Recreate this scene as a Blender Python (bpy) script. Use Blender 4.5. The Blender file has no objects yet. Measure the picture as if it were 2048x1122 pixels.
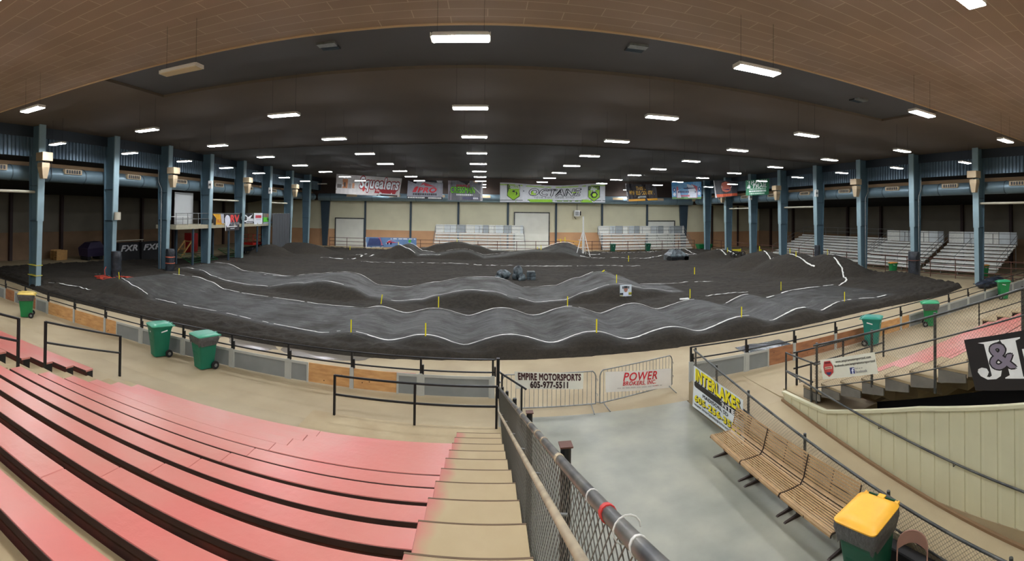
import bpy, math, random
import numpy as np
from mathutils import Vector, Matrix

random.seed(7)
rng = np.random.default_rng(7)
SC = bpy.context.scene
COL = SC.collection

# ------------------------------------------------------------------ camera
# The photograph is a hand-swept panorama: a central-cylindrical picture.
FPX, V0, YAW, PITCH, ROLL, EYE = 920.44, 416.31, .0579, -.0127, -.0114, 5.25
IW, IH = 2048, 1122


def _rz(a):
    c, s = math.cos(a), math.sin(a)
    return np.array([[c, -s, 0], [s, c, 0], [0, 0, 1]])


def _rx(a):
    c, s = math.cos(a), math.sin(a)
    return np.array([[1, 0, 0], [0, c, -s], [0, s, c]])


def _ry(a):
    c, s = math.cos(a), math.sin(a)
    return np.array([[c, 0, -s], [0, 1, 0], [s, 0, c]])


RC = _ry(ROLL) @ _rx(PITCH) @ _rz(YAW)


def ray(px, py):
    a = (px - IW / 2) / FPX
    return RC.T @ np.array([math.sin(a), math.cos(a), (V0 - py) / FPX])


def at_z(px, py, z):
    d = ray(px, py)
    t = (z - EYE) / d[2]
    return Vector((d[0] * t, d[1] * t, z))


def at_y(px, py, y):
    d = ray(px, py)
    t = y / d[1]
    return Vector((d[0] * t, y, EYE + d[2] * t))


def at_x(px, py, x):
    d = ray(px, py)
    t = x / d[0]
    return Vector((x, d[1] * t, EYE + d[2] * t))


cam = bpy.data.cameras.new('camera')
cam.type = 'PANO'
cam.panorama_type = 'CENTRAL_CYLINDRICAL' if hasattr(cam, 'panorama_type') else None
cam.central_cylindrical_range_u_min = -IW / 2 / FPX
cam.central_cylindrical_range_u_max = IW / 2 / FPX
cam.central_cylindrical_range_v_min = -(IH - V0) / FPX
cam.central_cylindrical_range_v_max = V0 / FPX
cam.central_cylindrical_radius = 1.0
cam.clip_start = .05
cam.clip_end = 400
camo = bpy.data.objects.new('camera', cam)
COL.objects.link(camo)
ex, ey, ez = RC.T @ np.array([1, 0, 0]), RC.T @ np.array([0, 1, 0]), RC.T @ np.array([0, 0, 1])
camo.matrix_world = Matrix(((ex[0], ez[0], -ey[0], 0), (ex[1], ez[1], -ey[1], 0), (ex[2], ez[2], -ey[2], EYE), (0, 0, 0, 1)))
SC.camera = camo

# ------------------------------------------------------------------ world, exposure
w = bpy.data.worlds.new('world')
SC.world = w
w.use_nodes = True
w.node_tree.nodes['Background'].inputs[0].default_value = (0, 0, 0, 1)
w.node_tree.nodes['Background'].inputs[1].default_value = 0
vs = SC.view_settings
vs.view_transform = 'Standard'
vs.look = 'None'
vs.gamma = 1
vs.use_curve_mapping = False
vs.exposure = 2.6
LAMP = 26.0          # emission of the LED diffusers


# ------------------------------------------------------------------ materials
def lin(c):
    return tuple(((x / 255) / 12.92 if x / 255 <= .04045 else ((x / 255 + .055) / 1.055) ** 2.4) for x in c)


MATS = {}


def mat(name, rgb, rough=.6, metal=0.0, var=.0, scale=4.0, bump=0.0, bscale=None, rgb2=None, detail=4, emit=0, stretch=None, contrast=None):
    """procedural principled material: colour varied by noise, fine relief from noise"""
    if name in MATS:
        return MATS[name]
    m = bpy.data.materials.new(name)
    m.use_nodes = True
    nt = m.node_tree
    b = nt.nodes['Principled BSDF']
    c = lin(rgb)
    b.inputs['Roughness'].default_value = rough
    b.inputs['Metallic'].default_value = metal
    b.inputs['Base Color'].default_value = (*c, 1)
    tc = None
    if var or rgb2 or bump:
        tc = nt.nodes.new('ShaderNodeTexCoord')
        mp = nt.nodes.new('ShaderNodeMapping')
        nt.links.new(tc.outputs['Object'], mp.inputs[0])
        if stretch:
            mp.inputs['Scale'].default_value = stretch
    if var or rgb2:
        n = nt.nodes.new('ShaderNodeTexNoise')
        n.inputs['Scale'].default_value = scale
        n.inputs['Detail'].default_value = detail
        nt.links.new(mp.outputs[0], n.inputs[0])
        r = nt.nodes.new('ShaderNodeValToRGB')
        lo, hi = contrast or (.35, .65)
        r.color_ramp.elements[0].position = lo
        r.color_ramp.elements[1].position = hi
        if rgb2:
            c0, c1 = lin(rgb2), c
        else:
            c0 = tuple(x * (1 - var) for x in c)
            c1 = tuple(min(1, x * (1 + var)) for x in c)
        r.color_ramp.elements[0].color = (*c0, 1)
        r.color_ramp.elements[1].color = (*c1, 1)
        nt.links.new(n.outputs[0], r.inputs[0])
        nt.links.new(r.outputs[0], b.inputs['Base Color'])
    if bump:
        n2 = nt.nodes.new('ShaderNodeTexNoise')
        n2.inputs['Scale'].default_value = bscale or scale * 4
        n2.inputs['Detail'].default_value = 6
        nt.links.new(mp.outputs[0], n2.inputs[0])
        bp = nt.nodes.new('ShaderNodeBump')
        bp.inputs['Strength'].default_value = bump
        bp.inputs['Distance'].default_value = .05
        nt.links.new(n2.outputs[0], bp.inputs['Height'])
        nt.links.new(bp.outputs[0], b.inputs['Normal'])
    if emit:
        b.inputs['Emission Color'].default_value = (*c, 1)
        b.inputs['Emission Strength'].default_value = emit
    MATS[name] = m
    return m


def plain(rgb, rough=.55, metal=0):
    return mat('paint_%02x%02x%02x_%d_%d' % (*rgb, int(rough * 100), int(metal * 100)), rgb, rough, metal, var=.06, scale=3)


# ------------------------------------------------------------------ mesh helpers
class MB:
    def __init__(s):
        s.v, s.f = [], []

    def add(s, vs, fs):
        o = len(s.v)
        s.v += [tuple(p) for p in vs]
        s.f += [tuple(i + o for i in f) for f in fs]
        return s

    def box(s, x0, x1, y0, y1, z0, z1):
        return s.add([(x0, y0, z0), (x1, y0, z0), (x1, y1, z0), (x0, y1, z0), (x0, y0, z1), (x1, y0, z1), (x1, y1, z1), (x0, y1, z1)],
                     [(0, 3, 2, 1), (4, 5, 6, 7), (0, 1, 5, 4), (1, 2, 6, 5), (2, 3, 7, 6), (3, 0, 4, 7)])

    def hexa(s, p):
        """8 corner points ordered as in box"""
        return s.add(p, [(0, 3, 2, 1), (4, 5, 6, 7), (0, 1, 5, 4), (1, 2, 6, 5), (2, 3, 7, 6), (3, 0, 4, 7)])

    def bevbox(s, x0, x1, y0, y1, z0, z1, b):
        """box with chamfered vertical and top edges"""
        ring = lambda i, z: [(x0 + i, y0 + i + b, z), (x0 + i + b, y0 + i, z), (x1 - i - b, y0 + i, z), (x1 - i, y0 + i + b, z),
                             (x1 - i, y1 - i - b, z), (x1 - i - b, y1 - i, z), (x0 + i + b, y1 - i, z), (x0 + i, y1 - i - b, z)]
        return s.loft([ring(0, z0), ring(0, z1 - b), ring(b * .6, z1)])

    def loft(s, rings, cap=True):
        n = len(rings[0])
        o = len(s.v)
        for r in rings:
            s.v += [tuple(p) for p in r]
        for k in range(len(rings) - 1):
            for i in range(n):
                j = (i + 1) % n
                s.f.append((o + k * n + i, o + k * n + j, o + (k + 1) * n + j, o + (k + 1) * n + i))
        if cap:
            s.f.append(tuple(o + i for i in reversed(range(n))))
            s.f.append(tuple(o + (len(rings) - 1) * n + i for i in range(n)))
        return s

    def tube(s, pts, r, n=8, cap=True, squash=None):
        pts = [Vector(p) for p in pts]
        rings = []
        up = None
        for i, p in enumerate(pts):
            t = ((pts[min(i + 1, len(pts) - 1)] - p).normalized() + (p - pts[max(i - 1, 0)]).normalized())
            if t.length < 1e-6:
                t = pts[min(i + 1, len(pts) - 1)] - pts[max(i - 1, 0)]
            t.normalize()
            if up is None:
                up = Vector((0, 0, 1)) if abs(t.z) < .9 else Vector((0, 1, 0))
            a = t.cross(up).normalized()
            b = a.cross(t).normalized()
            up = b
            rr = r[i] if isinstance(r, (list, tuple)) else r
            off = math.pi / n
            rings.append([p + a * (math.cos(off + 2 * math.pi * k / n) * rr) + b * (math.sin(off + 2 * math.pi * k / n) * rr) for k in range(n)])
        return s.loft(rings, cap)

    def cyl(s, p0, p1, r, n=10, r2=None):
        return s.tube([p0, p1], [r, r if r2 is None else r2], n)

    def bar(s, p0, p1, w, h=None):
        """square-section bar"""
        return s.tube([p0, p1], w * .7071, 4)

    def grid(s, fn, nu, nv):
        o = len(s.v)
        for j in range(nv + 1):
            for i in range(nu + 1):
                s.v.append(tuple(fn(i / nu, j / nv)))
        for j in range(nv):
            for i in range(nu):
                a = o + j * (nu + 1) + i
                s.f.append((a, a + 1, a + nu + 2, a + nu + 1))
        return s

    def prism(s, poly, axis, a0, a1):
        """poly of 2-D points extruded along axis 0/1/2"""
        def P(q, a):
            return {0: (a, q[0], q[1]), 1: (q[0], a, q[1]), 2: (q[0], q[1], a)}[axis]
        n = len(poly)
        return s.add([P(q, a0) for q in poly] + [P(q, a1) for q in poly],
                     [tuple(range(n)), tuple(reversed(range(n, 2 * n)))] + [(i, (i + 1) % n, n + (i + 1) % n, n + i) for i in range(n)])

    def build(s, name, m, parent=None, smooth=False, kind=None, world=True, fix=False):
        me = bpy.data.meshes.new(name)
        vs = s.v
        if parent is not None and world:
            off = parent_offset(parent)
            inv = off.inverted()
            vs = [tuple(inv @ Vector(p)) for p in s.v] if not is_translation(off) else [(p[0] - off[0][3], p[1] - off[1][3], p[2] - off[2][3]) for p in s.v]
        me.from_pydata(vs, [], s.f)
        me.materials.append(m)
        if smooth:
            me.polygons.foreach_set('use_smooth', [True] * len(me.polygons))
            try:
                me.set_sharp_from_angle(angle=math.radians(40))
            except Exception:
                pass
        me.update()
        if fix:
            import bmesh
            bm = bmesh.new()
            bm.from_mesh(me)
            bmesh.ops.recalc_face_normals(bm, faces=bm.faces)
            bm.to_mesh(me)
            bm.free()
        o = bpy.data.objects.new(name, me)
        COL.objects.link(o)
        if parent is not None:
            o.parent = parent
        if kind:
            o['kind'] = kind
        return o


def is_translation(m):
    return all(abs(m[i][j] - (1 if i == j else 0)) < 1e-9 for i in range(3) for j in range(3))


def parent_offset(o):
    m = o.matrix_basis.copy()
    while o.parent is not None:
        o = o.parent
        m = o.matrix_basis @ m
    return m


def tag(o, label=None, cat=None, group=None, kind=None):
    for k, v in (('label', label), ('category', cat), ('group', group), ('kind', kind)):
        if v:
            o[k] = v
    return o


def thing(name, label, cat, loc=(0, 0, 0), rz=0, group=None):
    o = bpy.data.objects.new(name, None)
    o.empty_display_size = .2
    o.location = loc
    o.rotation_euler = (0, 0, rz)
    COL.objects.link(o)
    return tag(o, label, cat, group)


def copy_tree(o, parent=None):
    c = o.copy()
    COL.objects.link(c)
    c.parent = parent
    for ch in list(CH.get(o.name, [])) or [x for x in o.children]:
        copy_tree(ch, c)
    return c


CH = {}


def struct(name, mb, m, parent=None, smooth=False):
    return mb.build(name, m, parent, smooth, kind='structure')


ORD = ['first', 'second', 'third', 'fourth', 'fifth', 'sixth', 'seventh', 'eighth', 'ninth', 'tenth', 'eleventh', 'twelfth', 'thirteenth', 'fourteenth', 'fifteenth', 'sixteenth']

# colour palette
M_CONC = mat('dusty_concrete', (172, 156, 124), .7, scale=.5, bump=.1, bscale=9, rgb2=(156, 139, 108), detail=8)
M_CONCG = mat('grey_sealed_concrete', (156, 154, 137), .4, rgb2=(122, 124, 113), scale=.9, bump=.05, bscale=6, detail=9, contrast=(.3, .72))
M_DUST = mat('dusty_wood_deck', (174, 156, 120), .7, rgb2=(158, 138, 102), scale=1.2, bump=.1, bscale=12)
M_BLK = mat('black_painted_steel', (30, 31, 33), .4, .3, var=.2, scale=6)
M_GALV = mat('galvanised_steel', (140, 142, 140), .45, .6, var=.15, scale=8)
M_DARKRAIL = mat('dark_grey_rail', (58, 60, 60), .4, .5, rgb2=(92, 92, 88), scale=3)
M_BLUE = mat('blue_grey_steel_paint', (84, 108, 120), .5, .1, var=.08, scale=1.2)
M_BLUED = mat('dark_blue_steel_paint', (52, 68, 80), .5, .1, var=.08, scale=1.2)
M_ALU = mat('bare_aluminium', (226, 226, 218), .45, .15, var=.06, scale=5)
M_WHITE = mat('white_paint', (225, 225, 220), .5, var=.04, scale=3)
M_RUST = mat('brown_red_pipe', (96, 62, 50), .6, .2, var=.2, scale=5)

# ================================================================== BUILDING SHELL
XL, XR = -24.1, 30.9             # inner faces of the two column rows
WL, WR, YB, YF = -38.1, 45.5, 67.2, -6.0
CZ = 10.45                       # ceiling
S = 6.1                          # bay
COLY = [10.9 + S * k for k in range(0, 9)]   # column lines, k = 0 is outside the picture

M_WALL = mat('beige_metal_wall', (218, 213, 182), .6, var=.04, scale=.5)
M_WALLD = mat('shaded_aisle_wall', (112, 106, 92), .7, var=.08, scale=.5)  # beige wall darkened: dimness of the unlit aisles put into the colour
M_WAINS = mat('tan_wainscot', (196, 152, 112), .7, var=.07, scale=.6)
M_WAINSD = mat('shaded_tan_wainscot', (130, 104, 78), .7, var=.1, scale=.6)  # wainscot tan darkened by the same painted aisle shade
M_PILAS = mat('dark_brown_pilaster', (52, 34, 32), .6)
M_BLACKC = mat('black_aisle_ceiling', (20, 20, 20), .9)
M_CEILM = mat('brown_grey_ceiling', (100, 88, 76), .8, var=.06, scale=.3)
M_CEILF = mat('dark_grey_ceiling', (80, 77, 73), .8, var=.06, scale=.3)
M_CEILS = mat('slate_ceiling_strip', (84, 84, 88), .8, var=.05, scale=.3)


def ceiling_near_mat():
    m = bpy.data.materials.new('stitched_insulation_ceiling')
    m.use_nodes = True
    nt = m.node_tree
    b = nt.nodes['Principled BSDF']
    b.inputs['Roughness'].default_value = .7
    tc = nt.nodes.new('ShaderNodeTexCoord')
    br = nt.nodes.new('ShaderNodeTexBrick')
    br.inputs['Color1'].default_value = (*lin((172, 148, 130)), 1)  # lighter than the other ceilings: bounced light is put into this colour
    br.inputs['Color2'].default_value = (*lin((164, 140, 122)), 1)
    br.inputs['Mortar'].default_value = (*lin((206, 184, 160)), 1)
    br.inputs['Scale'].default_value = 1
    br.inputs['Mortar Size'].default_value = .012
    br.inputs['Brick Width'].default_value = 1.9
    br.inputs['Row Height'].default_value = .45
    nt.links.new(tc.outputs['Object'], br.inputs[0])
    n = nt.nodes.new('ShaderNodeTexNoise')
    n.inputs['Scale'].default_value = .5
    nt.links.new(tc.outputs['Object'], n.inputs[0])
    mx = nt.nodes.new('ShaderNodeMix')
    mx.data_type = 'RGBA'
    mx.blend_type = 'MULTIPLY'
    mx.inputs[0].default_value = .35
    nt.links.new(br.outputs['Color'], mx.inputs[6])
    nt.links.new(n.outputs[0], mx.inputs[7])
    nt.links.new(mx.outputs[2], b.inputs['Base Color'])
    bp = nt.nodes.new('ShaderNodeBump')
    bp.inputs['Strength'].default_value = .4
    bp.inputs['Distance'].default_value = .02
    nt.links.new(br.outputs['Fac'], bp.inputs['Height'])
    nt.links.new(bp.outputs[0], b.inputs['Normal'])
    return m


# floors ------------------------------------------------------------
FLOOR = struct('floor', MB().box(WL, WR, 11.9, YB, -.3, 0), M_CONC)
struct('floor_corridor', MB().box(.42, 5.6, YF, 11.9, -.3, 0), M_CONCG)
struct('floor_understand', MB().box(WL, .42, YF, 11.9, -.3, 0), M_CONC)
struct('floor_understand', MB().box(7.1, WR, YF, 11.9, -.3, 0), M_CONC)

# walls ---------------------------------------------------------------
wb = struct('wall_back', MB().box(WL, WR, YB, YB + .3, 0, CZ + .6), M_WALL)
for a, b_ in ((WL, -21.9), (-18, 4.15), (9.0, 24.7), (28.3, WR)):
    MB().box(a, b_, YB - .06, YB, 0, 2.6).build('wainscot', M_WAINS, wb)
for x in (-17.9, -10.96, -3.93, 3.3, 10.4, 17.4, 24.6):
    MB().box(x - .14, x + .14, YB - .2, YB - .06, 0, 6.9).build('pilaster', M_BLUED, wb)
for x in (-30.5, -34.5, 36, 41):
    MB().box(x - .14, x + .14, YB - .2, YB - .06, 0, 6.9).build('pilaster', M_PILAS, wb)
for x in (-24.2, 30.7):
    c = MB().prism([(x - .35, 0), (x + .35, 0), (x + .75, 7.2), (x - .75, 7.2)] if x > 0 else [(x - .35, 0), (x + .35, 0), (x + .75, 7.2), (x - .75, 7.2)], 1, YB - .55, YB - .2)
    c.build('wall_column', M_BLUED, wb)
M_FAS = mat('dark_brown_fascia', (70, 56, 48), .8)
MB().box(WL, WR, YB - .3, YB - .02, 7.0, CZ - .07).build('fascia_board', M_FAS, wb)
M_DOOR = mat('white_roller_door', (226, 226, 214), .5, var=.03, scale=1)
for i, (p0, p1) in enumerate((((672, 437), (727, 487)), ((1030, 426), (1097, 484)), ((1296, 443), (1348, 484)))):
    a, b_ = at_y(*p0, YB - .1), at_y(*p1, YB - .1)
    d = struct('door_%d' % (i + 1), MB().box(a.x, b_.x, YB - .1, YB - .03, 0, a.z), M_DOOR)
    n = 9
    for k in range(n):
        z0 = a.z * k / n
        MB().box(a.x + .03, b_.x - .03, YB - .13, YB - .1, z0 + .03, z0 + a.z / n - .03).build('door_slat', M_DOOR, d)
    fr = MB()
    fr.box(a.x - .16, a.x, YB - .16, YB - .02, 0, a.z + .16).box(b_.x, b_.x + .16, YB - .16, YB - .02, 0, a.z + .16).box(a.x, b_.x, YB - .16, YB - .02, a.z, a.z + .16)
    fr.build('door_frame', M_DARKRAIL, d)

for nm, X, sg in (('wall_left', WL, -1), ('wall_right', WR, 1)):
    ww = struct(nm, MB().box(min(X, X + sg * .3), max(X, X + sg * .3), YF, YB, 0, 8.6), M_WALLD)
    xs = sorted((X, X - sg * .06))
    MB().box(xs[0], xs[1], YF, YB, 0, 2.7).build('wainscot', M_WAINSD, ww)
    for k in range(-2, 10):
        y = 10.9 + S * k - (2.4 if sg > 0 else .4)
        xs = sorted((X - sg * .06, X - sg * .4))
        MB().box(xs[0], xs[1], y - .16, y + .16, 0, 6.6).build('pilaster', M_PILAS, ww)
struct('wall_front', MB().box(WL, WR, YF - .3, YF, 0, CZ + .6), M_WALL)

# ceilings -----------------------------------------------------------
cx0, cx1 = XL - 1.3, XR + 1.3
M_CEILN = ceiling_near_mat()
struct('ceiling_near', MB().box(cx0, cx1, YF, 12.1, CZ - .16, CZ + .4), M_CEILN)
lip = MB().box(cx0, cx1, 12.1, 12.16, CZ - .2, CZ + .1)
struct('trim_1', lip, mat('tan_ceiling_lip', (190, 160, 124), .7))
SX0, SX1 = -13.9, 19.1
struct('ceiling_strip', MB().box(SX0, SX1, 12.16, 16.4, CZ + .12, CZ + .4), M_CEILS)
mid = MB().box(cx0, SX0, 12.16, 16.4, CZ, CZ + .4).box(SX1, cx1, 12.16, 16.4, CZ, CZ + .4).box(cx0, cx1, 16.4, 34, CZ, CZ + .4)
struct('ceiling_middle', mid, M_CEILM)
struct('ceiling_far', MB().box(cx0, cx1, 34, YB, CZ - .06, CZ + .4), M_CEILF)
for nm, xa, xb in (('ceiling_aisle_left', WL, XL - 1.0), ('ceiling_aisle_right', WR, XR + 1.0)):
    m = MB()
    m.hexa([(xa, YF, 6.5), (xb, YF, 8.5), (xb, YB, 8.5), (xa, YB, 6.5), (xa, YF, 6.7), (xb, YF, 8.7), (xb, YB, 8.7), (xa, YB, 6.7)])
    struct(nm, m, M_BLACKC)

# corrugated fascia above the column rows -----------------------------
M_CORR = mat('blue_corrugated_sheet', (92, 112, 126), .4, .35, var=.06, scale=2)
for nm, X, sg in (('wall_fascia_left', XL - .95, -1), ('wall_fascia_right', XR + .95, 1)):
    xs = sorted((X, X + sg * .12))
    fw = struct(nm, MB().box(xs[0], xs[1], YF, YB, 8.5, CZ), M_BLUED)
    xs = sorted((X - sg * .16, X))
    MB().box(xs[0], xs[1], YF, YB, 9.75, CZ).build('girder', mat('dark_girder', (40, 48, 56), .6), fw)
    for k in range(-2, 9):
        y0, y1 = 10.9 + S * k + .1, 10.9 + S * (k + 1) - .1
        pts = []
        n = 20
        for i in range(n):
            a, st = y0 + (y1 - y0) * i / n, (y1 - y0) / n
            pts += [(a, 0), (a + st * .35, 0), (a + st * .5, .09), (a + st * .85, .09)]
        pts.append((y1, 0))
        m = MB()
        for (ya, da), (yb_, db) in zip(pts[:-1], pts[1:]):
            xa, xb = X - sg * (.02 + da), X - sg * (.02 + db)
            m.add([(xa, ya, 8.5), (xb, yb_, 8.5), (xb, yb_, 9.75), (xa, ya, 9.75)], [(0, 1, 2, 3)])
        m.build('corrugated_panel', M_CORR, fw)
    xs = sorted((X + sg * 1.35, X + sg * 1.5))
    MB().box(xs[0], xs[1], YF, YB, 7.5, 8.5).build('tan_backing_board', mat('tan_backing', (150, 122, 90), .8), fw)


# steel columns ---------------------------------------------------------
KINK = 4.34


def steel_column(X, sg, y, label, group, base=0.0, tie=False):
    """sg=-1 left row (web runs outward to -X), +1 right row"""
    t = thing('steel_column', label, 'column', (X, y, base), 0, group)
    o = sg
    lean, d0, d1 = .22, .72, 1.2
    top = CZ - .02
    fi = lambda z: X - o * lean * (z - base) / (top - base)          # inner edge
    fo = lambda z: X + o * (d0 + (d1 - lean - d0) * (z - base) / (top - base))   # outer edge
    zz = [base, KINK, top]
    m = MB()
    m.prism([(fi(base) + o * .02, base), (fo(base), base), (fo(top), top), (fi(top) + o * .02, top)], 1, y - .02, y + .02)
    m.build('web', M_BLUE, t, fix=True)
    m = MB()
    for z0, z1, hw, th in ((base, KINK, .19, .035), (KINK, top, .25, .05)):
        a, b_ = fi(z0), fi(z1)
        m.hexa([(a - th, y - hw, z0), (a + th, y - hw, z0), (a + th, y + hw, z0), (a - th, y + hw, z0),
                (b_ - th, y - hw, z1), (b_ + th, y - hw, z1), (b_ + th, y + hw, z1), (b_ - th, y + hw, z1)])
    m.build('inner_flange', mat('lit_blue_flange', (142, 166, 172), .45, .1, var=.06, scale=1.5), t)  # paler than the web: light on this side is put into the paint
    m = MB()
    a, b_, hw, th = fo(base), fo(top), .2, .03
    m.hexa([(a - th, y - hw, base), (a + th, y - hw, base), (a + th, y + hw, base), (a - th, y + hw, base),
            (b_ - th, y - hw, top), (b_ + th, y - hw, top), (b_ + th, y + hw, top), (b_ - th, y + hw, top)])
    m.build('outer_flange', M_BLUE, t)
    xs = sorted((fi(base) - o * .12, fo(base) + o * .12))
    MB().box(xs[0], xs[1], y - .3, y + .3, base, base + .04).build('base_plate', M_BLUED, t)
    for z in (KINK, 6.6):
        xs = sorted((fi(z) + o * .04, fo(z) - o * .03))
        MB().box(xs[0], xs[1], y - .17, y + .17, z - .02, z + .02).build('stiffener', M_BLUED, t)
    if tie:
        for z in (1.5, .85):
            xs = sorted((fi(z) - o * .06, fo(z) + o * .06))
            MB().box(xs[0], xs[1], y - .28, y + .28, z, z + .045).build('strap', plain((196, 186, 70)), t)
    return t


labL = ['blue-grey tapered steel column with yellow straps round its foot',
        'blue-grey steel column with padded black foot beside the orange hose',
        'blue-grey steel column with grey-black padded foot beside the raised platform railing']
for k in range(1, 9):
    if k <= 3:
        steel_column(XL, -1, COLY[k] - (.45 if k == 1 else 0), labL[k - 1], 'columns of the row along the raised platform', tie=k == 1)
    else:
        steel_column(XL, -1, COLY[k], 'blue-grey tapered steel column with bare foot on the platform side, %s from the end wall' % ORD[8 - k], 'columns of the row along the raised platform')
for k in range(1, 9):
    if k == 1:
        lab = 'blue-grey steel column with a black plastic heap at its foot'
    elif k == 2:
        lab = 'blue-grey steel column with black plastic wrapped round its lower shaft before the aluminium bleachers'
    else:
        lab = 'blue-grey tapered steel column before the side bleachers, %s from the end wall' % ORD[8 - k]
    steel_column(XR, 1, COLY[k], lab, 'columns of the row along the side bleachers')

# round air ducts --------------------------------------------------------
M_DUCT = mat('blue_grey_duct', (120, 142, 152), .4, .35, var=.06, scale=1.5)
M_DUCTJ = mat('duct_joint', (92, 108, 116), .4, .4)
M_TAN = mat('tan_painted_metal', (198, 176, 140), .5, var=.06, scale=3)
DZ = 7.45
for X, sg, lab in ((XL - 1.55, -1, 'long round blue-grey air duct behind the columns by the raised platform'), (XR + 1.55, 1, 'long round blue-grey air duct behind the columns by the side bleachers')):
    t = thing('air_duct', lab, 'duct', (X, 36, DZ))
    MB().cyl((X, 2, DZ), (X, 65.2, DZ), .5, 20).build('duct_pipe', M_DUCT, t, smooth=True)
    for k in range(0, 21):
        y = 3 + k * 3.05
        MB().cyl((X, y - .04, DZ), (X, y + .04, DZ), .53, 20).build('joint_ring', M_DUCTJ, t, smooth=True)
    for k in range(0, 8):
        y = COLY[k] + S * .5
        g = MB().box(*sorted((X - sg * .62, X - sg * .35)), y - .75, y + .75, DZ + .08, DZ + .42).build('register', M_TAN, t)
        m = MB()
        for q in range(6):
            m.box(*sorted((X - sg * .635, X - sg * .62)), y - .65 + q * .22, y - .5 + q * .22, DZ + .13, DZ + .37)
        m.build('grille_slots', M_BLK, g)
    for k in range(0, 9):
        y = COLY[k] + 1.2
        MB().tube([(X - .52, y, DZ), (X - .52, y, 8.5)], .02, 4).build('hanger', M_BLK, t)
        MB().tube([(X + .52, y, DZ), (X + .52, y, 8.5)], .02, 4).build('hanger', M_BLK, t)
t = thing('air_duct', 'round blue-grey air duct running across the top of the beige end wall', 'duct', (3.4, YB - 1.2, DZ))
MB().cyl((XL - .9, YB - 1.1, DZ), (XR + .9, YB - 1.1, DZ), .58, 20).build('duct_pipe', M_DUCT, t, smooth=True)
for k in range(9):
    x = -23 + k * 6.5
    MB().cyl((x - .04, YB - 1.1, DZ), (x + .04, YB - 1.1, DZ), .61, 20).build('joint_ring', M_DUCTJ, t, smooth=True)
    MB().box(x + 2.6, x + 4.2, YB - 1.75, YB - 1.5, DZ + .05, DZ + .4).build('register', M_TAN, t)
    MB().tube([(x + 1, YB - 1.1, DZ + .5), (x + 1, YB - 1.1, CZ - .06)], .02, 4).build('hanger', M_BLK, t)

# struts between some columns
M_STRUT = mat('cream_strut', (196, 190, 170), .5)
for X, sg, bays in ((XL, -1, ((0, 1), (4, 5), (6, 7))), (XR, 1, ((0, 1), (4, 5), (6, 7)))):
    for a, b_ in bays:
        x = X + sg * .55
        o = MB().cyl((x, COLY[a] + .02, 6.2), (x, COLY[b_] - .02, 6.2), .09, 10).build('column_strut', M_STRUT, smooth=True)
        tag(o, 'cream horizontal strut between the %s and %s columns from the end wall, %s' % (ORD[8 - b_], ORD[8 - a], 'platform side' if sg < 0 else 'bleacher side'), 'strut', 'struts on the %s' % ('platform side' if sg < 0 else 'bleacher side'))

# ceiling vents on the slate strip
for px, py, lab in ((657, 90, 'small square vent in the dark ceiling strip nearest the unlit fixture'), (1273, 94, 'small square vent near the middle of the dark ceiling strip'), (1718, 199, 'small square vent at the bleacher-side end of the dark ceiling strip')):
    p = at_z(px, py, CZ + .12)
    t = thing('ceiling_vent', lab, 'vent', (p.x, p.y, CZ + .06), 0, 'vents in the dark ceiling strip')
    MB().box(p.x - .3, p.x + .3, p.y - .3, p.y, CZ + .05, CZ + .12).build('frame', M_GALV, t)
    MB().box(p.x - .3, p.x + .3, p.y, p.y + .35, CZ + .07, CZ + .12).build('opening', M_BLK, t)
    for q in range(4):
        MB().box(p.x - .28, p.x + .28, p.y + .03 + q * .08, p.y + .06 + q * .08, CZ + .055, CZ + .07).build('slat', M_BLUED, t)

# ================================================================== CEILING LIGHTS
M_LED = mat('led_diffuser', (244, 248, 255), .5, emit=LAMP)
M_LEDOFF = mat('unlit_diffuser', (205, 190, 160), .4)
M_HOUS = mat('white_fixture_housing', (215, 212, 205), .4)
LZ = 8.96


def make_light(lit):
    t = thing('high_bay_light', 'x', 'ceiling light', (0, 0, LZ))
    MB().bevbox(-.62, .62, -.18, .18, .02, .11, .03).build('housing', M_HOUS, t, world=False)
    MB().box(-.6, .6, -.16, .16, -.005, .02).build('diffuser', M_LED if lit else M_LEDOFF, t, world=False)
    for sx in (-.64, .62):
        MB().box(sx, sx + .02, -.17, .17, 0, .1).build('end_cap', M_HOUS, t, world=False)
    for sx in (-.5, .5):
        MB().tube([(sx, 0, 0), (sx, 0, CZ - LZ - .1)], .004, 4).build('cable', M_BLK, t, world=False).location = (0, 0, .1)
    return t


def light_y(j):
    return 9.75 if j == 0 else (3.9 if j == -1 else (-2.0 if j == -2 else 10.15 + S * j))


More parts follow.
